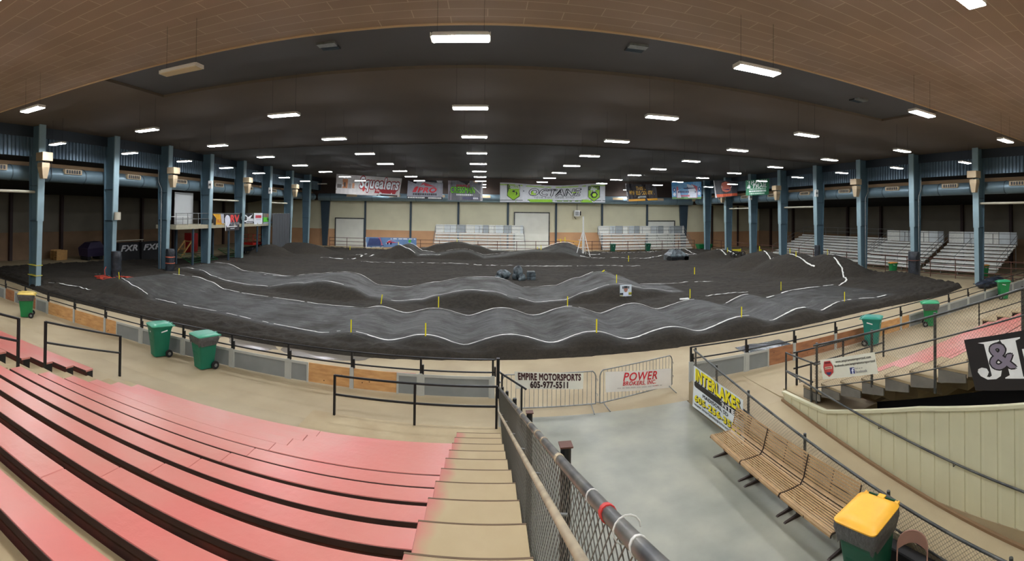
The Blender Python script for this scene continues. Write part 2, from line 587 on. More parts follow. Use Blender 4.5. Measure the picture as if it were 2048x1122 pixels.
proto_on = proto_off = None
for j in range(-2, 10):
    for i in range(-3, 5):
        if j == 9 and i in (-3, 4):  # row by the end wall is added, unseen, to brighten that wall
            continue
        if j == 0 and i in (-3, 4):
            continue
        x, y = 7.1 * i - .57, light_y(j)
        if abs(x) < .6 and False:
            continue
        off = (i, j) in ((-1, 0), (-3, 8))
        if off:
            if proto_off is None:
                proto_off = o = make_light(False)
                bpy.context.view_layer.update()
            else:
                o = copy_tree(proto_off)
        else:
            if proto_on is None:
                proto_on = o = make_light(True)
                bpy.context.view_layer.update()
            else:
                o = copy_tree(proto_on)
        o.location = (x, y, LZ)
        top = CZ - .16 if y < 12.1 else ((CZ + .12 if SX0 < x < SX1 else CZ) if y < 16.4 else (CZ if y < 34 else CZ - .06))
        for ch in o.children:
            if ch.name.startswith('cable'):
                ch.scale = (1, 1, (top - LZ - .1) / (CZ - LZ - .1))
        if (i, j) == (-1, 0):
            lab = 'unlit rectangular light fixture hanging in front of the dark ceiling strip'
        else:
            lab = '%s white LED fixture, %s row from the end wall, %s from the platform-side columns' % ('unlit' if off else 'lit', ORD[9 - j], ORD[i + 3])
        tag(o, lab, 'ceiling light', 'hanging ceiling lights')

# ================================================================== DIRT TRACK
_N = rng.random((6, 97, 97))


def vnoise(x, y, k=0):
    """value noise on arrays"""
    a = _N[k % 6]
    xi, yi = np.floor(x).astype(int), np.floor(y).astype(int)
    fx, fy = x - xi, y - yi
    fx, fy = fx * fx * (3 - 2 * fx), fy * fy * (3 - 2 * fy)
    g = lambda i, j: a[np.mod(i, 97), np.mod(j, 97)]
    return (g(xi, yi) * (1 - fx) + g(xi + 1, yi) * fx) * (1 - fy) + (g(xi, yi + 1) * (1 - fx) + g(xi + 1, yi + 1) * fx) * fy - .5


def cinterp(x, xs, ys):
    """cosine interpolation through the points: rounded crests and dips"""
    xs, ys = np.asarray(xs, float), np.asarray(ys, float)
    k = np.clip(np.searchsorted(xs, x) - 1, 0, len(xs) - 2)
    t = np.clip((x - xs[k]) / (xs[k + 1] - xs[k]), 0, 1)
    c = (1 - np.cos(np.pi * t)) / 2
    up = np.where(ys[k + 1] > ys[k], np.sin(np.pi / 2 * t), 1 - np.cos(np.pi / 2 * t))
    t = .3 * c + .7 * up
    return ys[k] * (1 - t) + ys[k + 1] * t


def trace(pts):
    """[(px, py, y)] -> arrays of world x, y, z sorted by x"""
    w_ = np.array([tuple(at_y(*p)) for p in pts])
    return w_[np.argsort(w_[:, 0])]


def yline(pts, ys):
    """give every traced pixel a depth, interpolated over px from (px, y) keys"""
    kx, ky = [k[0] for k in ys], [k[1] for k in ys]
    return trace([(a, b, float(np.interp(a, kx, ky))) for a, b in pts])


A_F = yline([(243, 557), (251, 562), (265, 572), (306, 598), (368, 613), (436, 627), (525, 646), (640, 669), (702, 664), (777, 685), (852, 671), (927, 694), (1019, 671), (1105, 690), (1183, 665), (1255, 683), (1342, 655), (1399, 666), (1484, 634), (1542, 644), (1602, 617), (1643, 623), (1681, 604), (1773, 596)],
            [(243, 19.4), (306, 19.2), (525, 18.2), (640, 17.6), (927, 17.4), (1399, 17.6), (1643, 18), (1773, 18.6)])
A_B = yline([(346, 549), (368, 552), (395, 555), (419, 564), (446, 579), (487, 588), (573, 600), (640, 610), (732, 618), (763, 614), (811, 629), (872, 618), (937, 634), (1002, 617), (1067, 635), (1139, 614), (1200, 629), (1265, 608), (1313, 621), (1387, 600), (1447, 610), (1491, 590), (1534, 598), (1582, 582), (1677, 570)],
            [(346, 23.6), (640, 23.0), (811, 22.4), (1447, 22.5), (1534, 22.8), (1582, 23.3), (1677, 24.2)])
B_F = yline([(374, 536), (402, 541), (422, 552), (453, 564), (487, 573), (538, 574), (607, 567), (651, 563), (700, 573), (740, 592), (790, 605), (845, 600), (879, 591), (941, 581), (982, 584), (1025, 596), (1071, 606), (1132, 601), (1177, 584), (1228, 569), (1289, 579), (1345, 584)],
            [(374, 28.5), (487, 27), (790, 25.2), (1071, 25.6), (1228, 26.5), (1345, 27.5)])
B_B = yline([(400, 531), (436, 526), (453, 528), (491, 545), (556, 559), (586, 553), (641, 548), (692, 545), (709, 547), (756, 571), (811, 577), (879, 565), (941, 554.5), (982, 555), (1050, 576), (1112, 572), (1159, 556), (1200, 542.5), (1235, 553), (1279, 569), (1340, 570), (1428, 564)],
            [(400, 33.5), (556, 31.8), (811, 30.2), (1112, 31.2), (1428, 30.6)])
D_F = yline([(780, 497), (797, 490), (812, 497), (835, 511), (876, 511), (927, 503), (968, 516), (1010, 512), (1081, 503), (1120, 505), (1160, 514)], [(780, 51), (1160, 51.5)])
D_B = yline([(800, 495), (818, 487), (845, 502), (872, 506), (927, 499), (968, 511), (995, 509), (1050, 500.5), (1081, 498), (1129, 485), (1165, 498), (1200, 506)], [(800, 54.5), (1200, 55.5)])
E_F = yline([(850, 496), (880, 488), (913, 484), (945, 490), (985, 502), (1040, 505)], [(850, 57.5), (1040, 58)])
LANES = [(A_F, A_B, .7, .55), (B_F, B_B, .62, .6), (D_F, D_B, .5, .5), (E_F, E_F + np.array([0, 1.8, -.05]), .5, .5)]

# separate mounds: (px, py of the crest, distance y, radii along x and y)
MOUNDS = []
for px, py, y, rx, ry in ((243, 556, 20.6, 3.2, 3.2), (358, 544, 25.4, 3.6, 2.2), (600, 485, 52, 6.5, 3.5), (540, 489, 47, 3.5, 3.5), (1129, 485, 56.5, 3.6, 2.6), (1590, 507, 32.5, 4.6, 5.5), (1657, 509, 29.5, 4.2, 5.5), (1524, 503, 37.5, 5.0, 4.5), (1440, 499, 49, 5.5, 2.6), (1350, 498, 55, 6, 2.4),
                          (1700, 556, 24.8, 3.2, 2.2), (1800, 545, 23.6, 2.6, 5), (1740, 541, 27.5, 2.6, 3), (1385, 549, 34.5, 3.6, 1.8), (700, 508, 48, 5, 1.7), (120, 556, 19.2, 2.4, 1.8), (30, 531, 21, 5, 3.4), (130, 528, 24.6, 4, 3)):
    p = at_y(px, py, y)
    MOUNDS.append((p.x, p.y, max(.25, p.z), rx, ry))


def edge_dist(x, y):
    """distance inside the outline of the dirt"""
    toe = np.interp(x, [-33, -26, -22, -14.4, -9.4, -4.8, -1, 4.4, 13, 18.4, 22, 25.5, 29, 31], [17.2, 16.4, 15.9, 16.2, 16.1, 16.1, 16.5, 16.75, 16.95, 17.3, 17.0, 16.6, 17.2, 20])
    d1 = (y - toe) * .95
    right = np.interp(y, [16, 18, 24, 30, 40, 60], [29, 30, 30.6, 31, 31.2, 31.2])
    d2 = right - x
    left = np.interp(y, [16, 22, 30, 40, 60], [-33, -33, -32, -27.5, -26.5])
    d3 = x - left
    d4 = 61 - y
    return np.minimum(np.minimum(d1, d2), np.minimum(d3, d4))


def smax(a, b, k=.12):
    h = np.clip(.5 + .5 * (a - b) / k, 0, 1)
    return b * (1 - h) + a * h + k * h * (1 - h)


def terrain(x, y, noise=True):
    x, y = np.asarray(x, float), np.asarray(y, float)
    ed = edge_dist(x, y)
    z = .26 + .10 * vnoise(x * .35 + 5, y * .35, 1) + .05 * vnoise(x * .25, y * 1.3, 2)
    mask = np.zeros_like(z)
    dmin = np.full_like(z, 9.0)
    for cx_, cy_, h, rx, ry in MOUNDS:
        r2 = np.sqrt(((x - cx_) / rx) ** 2 + ((y - cy_) / ry) ** 2)
        g = h * np.cos(np.pi / 2 * np.clip(r2, 0, 1)) ** 1.4
        z = smax(z, g, .2)
    for F_, B_, slope, fl in LANES:
        yf, zf = np.interp(x, F_[:, 0], F_[:, 1]), cinterp(x, F_[:, 0], F_[:, 2])
        yb, zb = np.interp(x, B_[:, 0], B_[:, 1]), cinterp(x, B_[:, 0], B_[:, 2])
        t = np.clip((y - yf) / np.maximum(yb - yf, .2), 0, 1)
        zl = zf * (1 - t) + zb * t
        out = np.maximum(np.maximum(yf - y, y - yb), 0)
        x0, x1 = max(F_[0, 0], B_[0, 0]) - .5, min(F_[-1, 0], B_[-1, 0]) + .5
        outx = np.maximum(np.maximum(x0 - x, x - x1), 0)
        o2 = np.hypot(out, outx)
        zz = zl - slope * np.maximum(o2 - .12, 0)
        z = smax(z, zz, .1)
        mask = np.maximum(mask, np.clip(1.2 - o2 * 3, 0, 1))
        dmin = np.minimum(dmin, o2)
    z = np.minimum(z, np.maximum(ed, 0) * 1.25)
    if noise:
        clod = np.clip((dmin - .12) * 1.3, .06, 1) * np.clip(1.45 - ed * .42, .38, 1)
        z = z + clod * (.14 * vnoise(x * 2.1, y * 2.1, 3) + .16 * vnoise(x * 4.1, y * 4.1, 4) + .12 * np.clip(vnoise(x * 6.7 + 3, y * 6.7, 2) - .05, 0, 1)) * np.clip(ed * 2, 0, 1)
        z = z + mask * .02 * vnoise(x * .6, y * 9, 5)
        # loose lumps along the foot of the slopes
        z = z + clod * .10 * np.clip(vnoise(x * 3.7, y * 3.7, 0) - .12, 0, 1) * np.clip(1.6 - np.abs(ed - .8), 0, 1)
    z = np.where(ed < -.05, -.06, np.maximum(z, 0))
    return z, mask


def zt(x, y):
    return float(terrain(np.array([x]), np.array([y]))[0][0])


def dirt_mat():
    m = bpy.data.materials.new('dark_damp_dirt')
    m.use_nodes = True
    nt = m.node_tree
    b = nt.nodes['Principled BSDF']
    tc = nt.nodes.new('ShaderNodeTexCoord')
    at = nt.nodes.new('ShaderNodeAttribute')
    at.attribute_name = 'packed'

    def noise(scale, detail, stretch=(1, 1, 1), rough=.6):
        mp = nt.nodes.new('ShaderNodeMapping')
        mp.inputs['Scale'].default_value = stretch
        nt.links.new(tc.outputs['Object'], mp.inputs[0])
        n = nt.nodes.new('ShaderNodeTexNoise')
        n.inputs['Scale'].default_value = scale
        n.inputs['Detail'].default_value = detail
        n.inputs['Roughness'].default_value = rough
        nt.links.new(mp.outputs[0], n.inputs[0])
        return n

    def ramp(src, stops):
        r = nt.nodes.new('ShaderNodeValToRGB')
        while len(r.color_ramp.elements) < len(stops):
            r.color_ramp.elements.new(.5)
        for e, (p, c) in zip(r.color_ramp.elements, stops):
            e.position = p
            e.color = (*lin(c), 1)
        nt.links.new(src, r.inputs[0])
        return r

    def mix(f, a, b_, blend='MIX'):
        x = nt.nodes.new('ShaderNodeMix')
        x.data_type = 'RGBA'
        x.blend_type = blend
        if isinstance(f, float):
            x.inputs[0].default_value = f
        else:
            nt.links.new(f, x.inputs[0])
        nt.links.new(a, x.inputs[6])
        nt.links.new(b_, x.inputs[7])
        return x.outputs[2]

    n1 = noise(.35, 6)
    n2 = noise(5, 8, (1, 1, 1), .7)
    loose = mix(.5, ramp(n1.outputs[0], [(.3, (37, 33, 27)), (.7, (58, 51, 41))]).outputs[0], ramp(n2.outputs[0], [(.3, (24, 21, 17)), (.7, (64, 57, 46))]).outputs[0])
    st = noise(1.9, 12, (.42, 2.6, 1), .8)
    pack = ramp(st.outputs[0], [(.34, (30, 28, 25)), (.52, (52, 50, 45)), (.74, (112, 111, 104))])  # palest grey stop paints light glinting off the packed lanes
    n3 = noise(.5, 4)
    f = nt.nodes.new('ShaderNodeMath')
    f.operation = 'MULTIPLY'
    nt.links.new(at.outputs['Fac'], f.inputs[0])
    rr = ramp(n3.outputs[0], [(.25, (150, 150, 150)), (.55, (255, 255, 255))])
    nt.links.new(rr.outputs[0], f.inputs[1])
    nt.links.new(mix(f.outputs[0], loose, pack.outputs[0]), b.inputs['Base Color'])
    ro = nt.nodes.new('ShaderNodeMapRange')
    nt.links.new(f.outputs[0], ro.inputs[0])
    ro.inputs[3].default_value = .92
    ro.inputs[4].default_value = .4
    nt.links.new(ro.outputs[0], b.inputs['Roughness'])
    b.inputs['Specular IOR Level'].default_value = .35
    bp = nt.nodes.new('ShaderNodeBump')
    bp.inputs['Strength'].default_value = .8
    bp.inputs['Distance'].default_value = .08
    nt.links.new(n2.outputs[0], bp.inputs['Height'])
    bp2 = nt.nodes.new('ShaderNodeBump')
    bp2.inputs['Strength'].default_value = .8
    bp2.inputs['Distance'].default_value = .06
    nt.links.new(st.outputs[0], bp2.inputs['Height'])
    nt.links.new(bp.outputs[0], bp2.inputs['Normal'])
    nt.links.new(bp2.outputs[0], b.inputs['Normal'])
    return m


def build_dirt():
    xs = np.arange(-33.4, 31.6, .14)
    ys = [15.6]
    while ys[-1] < 61.2:
        ys.append(ys[-1] + .085 + .0045 * (ys[-1] - 15))
    ys = np.array(ys)
    X, Y = np.meshgrid(xs, ys)
    Z, MK = terrain(X, Y)
    nx, ny = len(xs), len(ys)
    me = bpy.data.meshes.new('dirt_track')
    V = np.stack([X, Y, Z], -1).reshape(-1, 3)
    idx = np.arange(nx * ny).reshape(ny, nx)
    q = np.stack([idx[:-1, :-1], idx[:-1, 1:], idx[1:, 1:], idx[1:, :-1]], -1).reshape(-1, 4)
    zq = Z.reshape(-1)[q]
    q = q[(zq > -.03).any(1)]
    me.vertices.add(len(V))
    me.vertices.foreach_set('co', V.ravel())
    me.loops.add(q.size)
    me.loops.foreach_set('vertex_index', q.ravel().astype(np.int32))
    me.polygons.add(len(q))
    me.polygons.foreach_set('loop_start', np.arange(0, q.size, 4, dtype=np.int32))
    me.polygons.foreach_set('use_smooth', np.ones(len(q), bool))
    a = me.attributes.new('packed', 'FLOAT', 'POINT')
    a.data.foreach_set('value', MK.ravel().astype(np.float32))
    me.materials.append(dirt_mat())
    me.update(calc_edges=True)
    me.validate()
    o = bpy.data.objects.new('dirt_track', me)
    COL.objects.link(o)
    o['kind'] = 'structure'
    return o


DIRT = build_dirt()
M_CHALK = mat('white_chalk', (222, 220, 212), .8, var=.12, scale=9)


def chalk(pts, width=.085, gaps=.0, seed=0, lift=.05):
    """a chalk line on the dirt; pts are ground positions (x, y)"""
    r = random.Random(seed + len(pts))
    P = np.array(pts, float)
    seg = np.hypot(*np.diff(P, axis=0).T)
    s = np.concatenate([[0], np.cumsum(seg)])
    n = max(4, int(s[-1] / .16))
    q = np.linspace(0, s[-1], n)
    x, y = np.interp(q, s, P[:, 0]), np.interp(q, s, P[:, 1])
    tx, ty = np.gradient(x), np.gradient(y)
    L = np.hypot(tx, ty)
    tx, ty = tx / L, ty / L
    wv = width * (.8 + .5 * np.array([r.random() for _ in q]))
    jx = np.array([r.uniform(-.02, .02) for _ in q])
    m = MB()
    xl, yl, xr, yr = x - ty * (wv / 2 + jx), y + tx * (wv / 2 + jx), x + ty * (wv / 2 - jx), y - tx * (wv / 2 - jx)
    zl, zr = terrain(xl, yl)[0] + lift, terrain(xr, yr)[0] + lift
    skip = 0
    for i in range(n - 1):
        if skip > 0:
            skip -= 1
            continue
        if r.random() < gaps:
            skip = r.randint(1, 4)
        o = len(m.v)
        m.add([(xl[i], yl[i], zl[i]), (xr[i], yr[i], zr[i]), (xr[i + 1], yr[i + 1], zr[i + 1]), (xl[i + 1], yl[i + 1], zl[i + 1])], [(0, 1, 2, 3)])
    return m.build('chalk_line', M_CHALK, DIRT)


def dense(C, x0=None, x1=None):
    x0, x1 = C[0, 0] if x0 is None else x0, C[-1, 0] if x1 is None else x1
    x = np.linspace(x0, x1, 200)
    return list(zip(x, np.interp(x, C[:, 0], C[:, 1])))


chalk(dense(A_F, None, -4.5), .06, .12, 1)
chalk(dense(A_F, -4.5, 9.2), .09, .0, 2)
chalk(dense(A_F, 9.2, 11.5), .09, 0, 3)
chalk(dense(A_F, 12.7, 15), .1, 0, 4)
chalk(dense(A_F, 16.1, 17.6), .1, 0, 5)
chalk(dense(A_F, 17.8, None), .11, .06, 6)
chalk(dense(A_B, None, -4.6), .07, .06, 7)
chalk(dense(A_B, -4.6, 11), .08, .02, 8)
chalk(dense(A_B, 13, 14.6), .09, 0, 9)
chalk(dense(A_B, 16, None), .13, .03, 10)
chalk(dense(B_F, None, -7.8), .09, .05, 11)
chalk(dense(B_F, -5.2, None), .08, .04, 12)
chalk(dense(B_B, None, -10.5), .09, .04, 13)
chalk(dense(B_B, -10.3, None), .08, .02, 14)
chalk(dense(D_F, None, -4.9), .26, .03, 15, .09)
chalk(dense(D_B), .28, .03, 16, .09)
chalk(dense(E_F), .2, .12, 17, .09)


def pxline(pts, z=.3, width=.12, gaps=.05, seed=0):
    return chalk([tuple(at_z(a, b, z))[:2] for a, b in pts], width, gaps, seed)


pxline([(722, 523), (879, 526), (982, 530), (1118, 532), (1282, 531)], .3, .14, .03, 20)
pxline([(641, 515), (690, 517), (721, 516), (750, 508)], .35, .2, .1, 21)
pxline([(681, 509), (734, 507)], .35, .18, .1, 22)
pxline([(1160, 514), (1195, 515), (1246, 514), (1272, 515), (1300, 514), (1332, 508), (1367, 507)], .4, .2, .1, 23)
pxline([(1367, 507), (1399, 508), (1423, 510), (1473, 512)], .4, .2, .05, 24)
pxline([(1203, 503), (1266, 503), (1315, 499)], .5, .2, .15, 25)
pxline([(1411, 591), (1450, 587), (1496, 584)], .3, .1, 0, 26)
pxline([(97, 560), (145, 567), (182, 576)], .45, .09, .1, 27)
pxline([(190, 545), (215, 548), (240, 553)], .4, .1, .3, 28)
pxline([(528, 549), (560, 551), (600, 553)], .35, .1, .2, 29)


def mline(pts, y0, y1, width=.11, seed=0):
    n = len(pts)
    return chalk([tuple(at_y(a, b, y0 + (y1 - y0) * i / (n - 1)))[:2] for i, (a, b) in enumerate(pts)], width, .03, seed)


mline([(1579, 506), (1607, 519), (1631, 532)], 32.5, 28.6, .12, 30)
mline([(1653, 508), (1688, 527), (1714, 538), (1744, 541)], 29.5, 26.5, .09, 31)
mline([(1528, 508), (1547, 518)], 37.5, 34.5, .14, 32)
mline([(1523, 501), (1545, 507)], 38.2, 38, .14, 33)
mline([(1470, 503), (1491, 510)], 46, 44, .16, 34)
chalk([tuple(at_z(a, b, .35))[:2] for a, b in ((1677, 570), (1693, 563), (1684, 553), (1665, 547))], .12, .03, 35)
chalk([tuple(at_y(a, b, y))[:2] for a, b, y in ((1315, 499, 57), (1362, 496.5, 55.5), (1418, 497, 51), (1452, 501, 47.5))], .18, .05, 36)

# ================================================================== STANDS, WALKWAYS, STAIRS
PITCH_R, SL = .65, .34
ROWY = lambda n: 3.55 + PITCH_R * n               # back edge of the seat plank of row n
ROWZ = lambda n: EYE - 1.4 - SL * ROWY(n)        # top of that plank
PW, PT = .245, .045
M_RED = mat('worn_red_paint', (200, 112, 102), .34, rgb2=(192, 132, 116), scale=.9, bump=.06, bscale=14, detail=6, contrast=(.3, .7))
M_BACKB = mat('dark_red_riser_board', (92, 40, 32), .7, rgb2=(62, 34, 28), scale=3)
M_EDGE = mat('dark_plank_edge', (58, 34, 28), .75, var=.2, scale=5)
WZ = .6                                          # walkway level
LZ0 = .8                                         # landing level in front of the benches

# stepped deck below the seats, one solid per stand section
NF = 7                                           # front row


TILT = .055


def skew(m, on, x0=-.5):
    if on:
        m.v = [(x, y + TILT * (x - x0), z) for x, y, z in m.v]
    return m


def deck(x0, x1, name, nmin=-6, tilt=False):
    m = MB()
    for n in range(nmin, NF + 1):
        z = ROWZ(n) - .36
        y0, y1 = ROWY(n), ROWY(n + 1) if n < NF else 8.45
        m.box(x0, x1, y0, y1, max(0, z - .25) if n < NF else 0, max(z, LZ0) if n == NF else z)
    return struct(name, skew(m, tilt), M_DUST)


def bench_rows(x0, x1, joints, where, nmin, tilt=False):
    ed = [x0] + joints + [x1]
    for n in range(nmin, NF + 1):
        y, z = ROWY(n), ROWZ(n)
        t = thing('bleacher_bench', '%s red plank bench up from the walkway, %s' % (ORD[NF - n], where), 'bench', ((x0 + x1) / 2, y, z - .45), 0, 'red plank benches ' + where)
        for a, b_ in zip(ed[:-1], ed[1:]):
            dz = random.uniform(-.004, .004)
            skew(MB().bevbox(a + .0025, b_ - .0025, y, y + PW, z - PT + dz, z + dz, .008), tilt).build('seat_plank', M_RED, t)
        skew(MB().box(x0, x1, y - .007, y - .001, z - PT - .012, z - .005), tilt).build('edge_trim', M_EDGE, t)
        zl = ROWZ(n - 1) - .36
        skew(MB().box(x0, x1, y + .02, y + .045, zl - .03, z - PT - .012), tilt).build('back_board', M_BACKB, t)
        k = x0 + .3
        while k < x1:
            skew(MB().box(k, k + .06, y + .045, y + .22, ROWZ(n) - .36, z - PT), tilt).build('bracket', M_BLK, t)
            k += 1.83


deck(-7.45, -.5, 'stand_deck_centre', tilt=True)
bench_rows(-7.4, -.5, [-3.0], 'between the two plank stairs', -4, True)
deck(-18.5, -8.17, 'stand_deck_left', tilt=True)
bench_rows(-18.4, -8.9, [-13.6], 'beyond the stairs with two handrails', 1, True)
deck(8.4, 16.2, 'stand_deck_right')
bench_rows(8.45, 16.1, [12.2], 'behind the black J&J sign', -1)
deck(17.8, 27, 'stand_deck_far_right')
bench_rows(17.9, 26.8, [22.4], 'past the handrail by the green bins', 2)


def step_mat():
    m = bpy.data.materials.new('dusty_step_with_worn_red')
    m.use_nodes = True
    nt = m.node_tree
    b = nt.nodes['Principled BSDF']
    b.inputs['Roughness'].default_value = .65
    ge = nt.nodes.new('ShaderNodeNewGeometry')
    se = nt.nodes.new('ShaderNodeSeparateXYZ')
    nt.links.new(ge.outputs['Position'], se.inputs[0])
    n = nt.nodes.new('ShaderNodeTexNoise')
    n.inputs['Scale'].default_value = 3
    n.inputs['Detail'].default_value = 5
    nt.links.new(ge.outputs['Position'], n.inputs[0])
    ad = nt.nodes.new('ShaderNodeMath')
    ad.operation = 'MULTIPLY_ADD'
    nt.links.new(n.outputs[0], ad.inputs[0])
    ad.inputs[1].default_value = .25
    nt.links.new(se.outputs[0], ad.inputs[2])
    mr = nt.nodes.new('ShaderNodeMapRange')
    nt.links.new(ad.outputs[0], mr.inputs[0])
    mr.inputs[1].default_value = -.39
    mr.inputs[2].default_value = -.2
    r = nt.nodes.new('ShaderNodeValToRGB')
    r.color_ramp.elements[0].color = (*lin((175, 156, 119)), 1)
    r.color_ramp.elements[1].color = (*lin((159, 137, 98)), 1)
    nt.links.new(n.outputs[0], r.inputs[0])
    mx = nt.nodes.new('ShaderNodeMix')
    mx.data_type = 'RGBA'
    nt.links.new(mr.outputs[0], mx.inputs[0])
    mx.inputs[6].default_value = (*lin((180, 94, 88)), 1)
    nt.links.new(r.outputs[0], mx.inputs[7])
    nt.links.new(mx.outputs[2], b.inputs['Base Color'])
    return m


M_STEP1 = step_mat()


M_NOSE = mat('worn_dark_nosing', (96, 74, 50), .7)


def stairs(x0, x1, label, nmin, m_, risers=True, solid=False):
    t = thing('plank_stairs', label, 'stairs', ((x0 + x1) / 2, ROWY(NF) + .65, LZ0))
    for n in range(nmin, NF + 1):
        y, z = ROWY(n) + (TILT * ((x0 + x1) / 2 + .5) if solid else 0), ROWZ(n) - (.22 if solid else 0)
        dx = random.uniform(-.012, .012)
        MB().bevbox(x0, x1 + dx, y - .02, y + PITCH_R + .015, z - .05, z, .008).build('step_tread', m_, t)
        if solid:
            MB().box(x0 + .005, x1 - .005, y - .015, y + PITCH_R, z - .4, z - .05).build('step_block', m_, t)
        else:
            MB().box(x0 + .02, x1 - .03, y + PITCH_R - .03, y + PITCH_R - .01, z - .29, z - .05).build('step_riser', M_BACKB if risers else M_DUST, t)
            MB().box(x0, x1 + dx, y + PITCH_R + .002, y + PITCH_R + .018, z - .045, z + .002).build('nosing', M_NOSE, t)
    return t


stairs(-.49, .34, 'tan plank stairs beside the chain-link fence with the beige handrail', -4, M_STEP1)
stairs(-8.15, -7.45, 'tan plank stairs beside the black post handrails', 0, M_DUST, solid=True)
tr = stairs(7.26, 8.38, 'tan plank stairs with open dark sides above the cream siding wall', -2, M_DUST)
stairs(16.3, 17.75, 'tan plank stairs past the black J&J sign', 1, M_DUST)
# grey side stringer pieces of the open stair above the siding wall
M_STRING = mat('grey_stair_end_board', (112, 108, 98), .7, var=.12, scale=4)
for n in range(-2, NF + 1):
    y, z = ROWY(n), ROWZ(n)
    MB().hexa([(7.23, y + .02, z - .2), (7.26, y + .02, z - .2), (7.26, y + PITCH_R - .03, z - .3), (7.23, y + PITCH_R - .03, z - .3),
               (7.23, y + .02, z - .05), (7.26, y + .02, z - .05), (7.26, y + PITCH_R - .03, z - .05), (7.23, y + PITCH_R - .03, z - .05)]).build('end_board', M_STRING, tr)

# dark sheet that paints the shade in the void under the open stair
struct('stair_void_shade', MB().prism([(YF, 0), (8.3, 0), (8.3, .5), (YF, ROWZ(-10))], 0, 8.33, 8.37), mat('painted_void_shade', (20, 19, 18), .9))

# walkway in front, sloping gently from the benches to the fence
def walkway(x0, x1, name):
    m = MB()
    m.prism([(7.3, 0), (11.78, 0), (11.78, WZ), (9.62, WZ), (8.45, .79), (7.3, .79)], 0, x0, x1)
    return m.build(name, M_CONC, kind='structure', fix=True)


walkway(-33, .39, 'walkway_left')
walkway(7.16, 33, 'walkway_right')
m = MB().prism([(9.4, 0), (11.78, 0), (11.78, WZ), (9.4, WZ - .03)], 0, 5.61, 7.16)
m.build('walkway_ramp_head', M_CONC, kind='structure', fix=True)
struct('landing_left', MB().box(-3.7, .38, 8.42, 9.62, .55, LZ0 + .02), M_DUST)
struct('landing_right', MB().box(7.2, 11.3, 8.42, 9.5, .55, LZ0 + .02), M_DUST)
RAMPZ = lambda y: .57 - .132 * (9.4 - y)
m = MB().hexa([(5.61, -4, RAMPZ(-4) - .3), (7.12, -4, RAMPZ(-4) - .3), (7.12, 9.4, RAMPZ(9.4) - .3), (5.61, 9.4, RAMPZ(9.4) - .3),
               (5.61, -4, RAMPZ(-4)), (7.12, -4, RAMPZ(-4)), (7.12, 9.4, RAMPZ(9.4)), (5.61, 9.4, RAMPZ(9.4))])
struct('ramp', m, M_CONC)
# retaining walls of the corridor
struct('wall_corridor_left', MB().prism([(YF, 0), (9.0, 0), (11.78, 0), (11.78, WZ - .02), (8.4, .7), (YF, .7 + SL * (8.4 - YF))], 0, .345, .39), mat('grey_block_wall', (150, 146, 132), .8, var=.08))
# cream siding wall beside the ramp, panel by panel
M_SIDE = mat('cream_siding', (208, 204, 170), .5, var=.035, scale=1.5)
WTOP = lambda y: float(np.interp(y, [-6, 3, 5.2, 7.8, 9.4], [4.2, 2.12, 1.62, .83, .81]))
sw = struct('wall_siding', MB().prism([(YF, RAMPZ(-2) - .2), (9.38, RAMPZ(9.38) - .2), (9.38, WTOP(9.38) - .03), (7.8, WTOP(7.8) - .03), (5.2, WTOP(5.2) - .03), (3, WTOP(3) - .03), (YF, WTOP(YF) - .03)], 0, 7.13, 7.16), M_SIDE)
M_SIDEB = mat('cream_siding_rib', (190, 184, 150), .5)
for k in range(33):
    y1 = 9.38 - k * .325
    y0 = y1 - .325
    g = .012
    xa, xb = 7.112, 7.13
    MB().hexa([(xa, y0 + g, RAMPZ(y0)), (xb, y0, RAMPZ(y0)), (xb, y1, RAMPZ(y1)), (xa, y1 - g - .06, RAMPZ(y1)),
               (xa, y0 + g, WTOP(y0) - .06), (xb, y0, WTOP(y0) - .06), (xb, y1, WTOP(y1) - .06), (xa, y1 - g - .06, WTOP(y1) - .06)]).build('siding_panel', M_SIDE, sw)
cp = MB()
for a, b_ in ((9.38, 7.8), (7.8, 5.2), (5.2, 3), (3, -1.0)):
    cp.hexa([(7.06, b_, WTOP(b_) - .06), (7.165, b_, WTOP(b_) - .06), (7.165, a, WTOP(a) - .06), (7.06, a, WTOP(a) - .06),
             (7.06, b_, WTOP(b_)), (7.165, b_, WTOP(b_)), (7.165, a, WTOP(a)), (7.06, a, WTOP(a))])
cp.build('cap_rail', M_SIDE, sw)
bs = MB().hexa([(7.04, -1, RAMPZ(-1)), (7.1, -1, RAMPZ(-1)), (7.1, 9.38, RAMPZ(9.38)), (7.04, 9.38, RAMPZ(9.38)),
                (7.04, -1, RAMPZ(-1) + .05), (7.1, -1, RAMPZ(-1) + .05), (7.1, 9.38, RAMPZ(9.38) + .05), (7.04, 9.38, RAMPZ(9.38) + .05)])
struct('baseboard_ramp', bs, mat('brown_base_trim', (140, 112, 82), .7))

# ================================================================== FENCES AND RAILS
M_WIRE = mat('galvanised_wire', (118, 112, 98), .5, .2)
M_WIRED = mat('dark_wire', (104, 100, 92), .5, .4)


def chain_link(P, L, h, c=.07, r=.0026):
    """diamond lattice over a sheared panel: P(s, t, n) maps along / up / off-plane to the world"""
    m = MB()
    k = -int(h / c) - 1
    while k * c < L:
        for sg in (1, -1):
            s0 = k * c if sg > 0 else k * c + h
            ts = []
            t0, t1 = 0, h
            f_ = lambda t: s0 + sg * t
            # clip s into [0, L]
            if sg > 0:
                t0 = max(t0, -s0)
                t1 = min(t1, L - s0)
            else:
                t0 = max(t0, s0 - L)
                t1 = min(t1, s0)
            if t1 - t0 > .01:
                n = r if sg > 0 else -r
                a, b_ = Vector(P(f_(t0), t0, n)), Vector(P(f_(t1), t1, n))
                m.tube([a, b_], r, 3, cap=False)
        k += 1
    return m


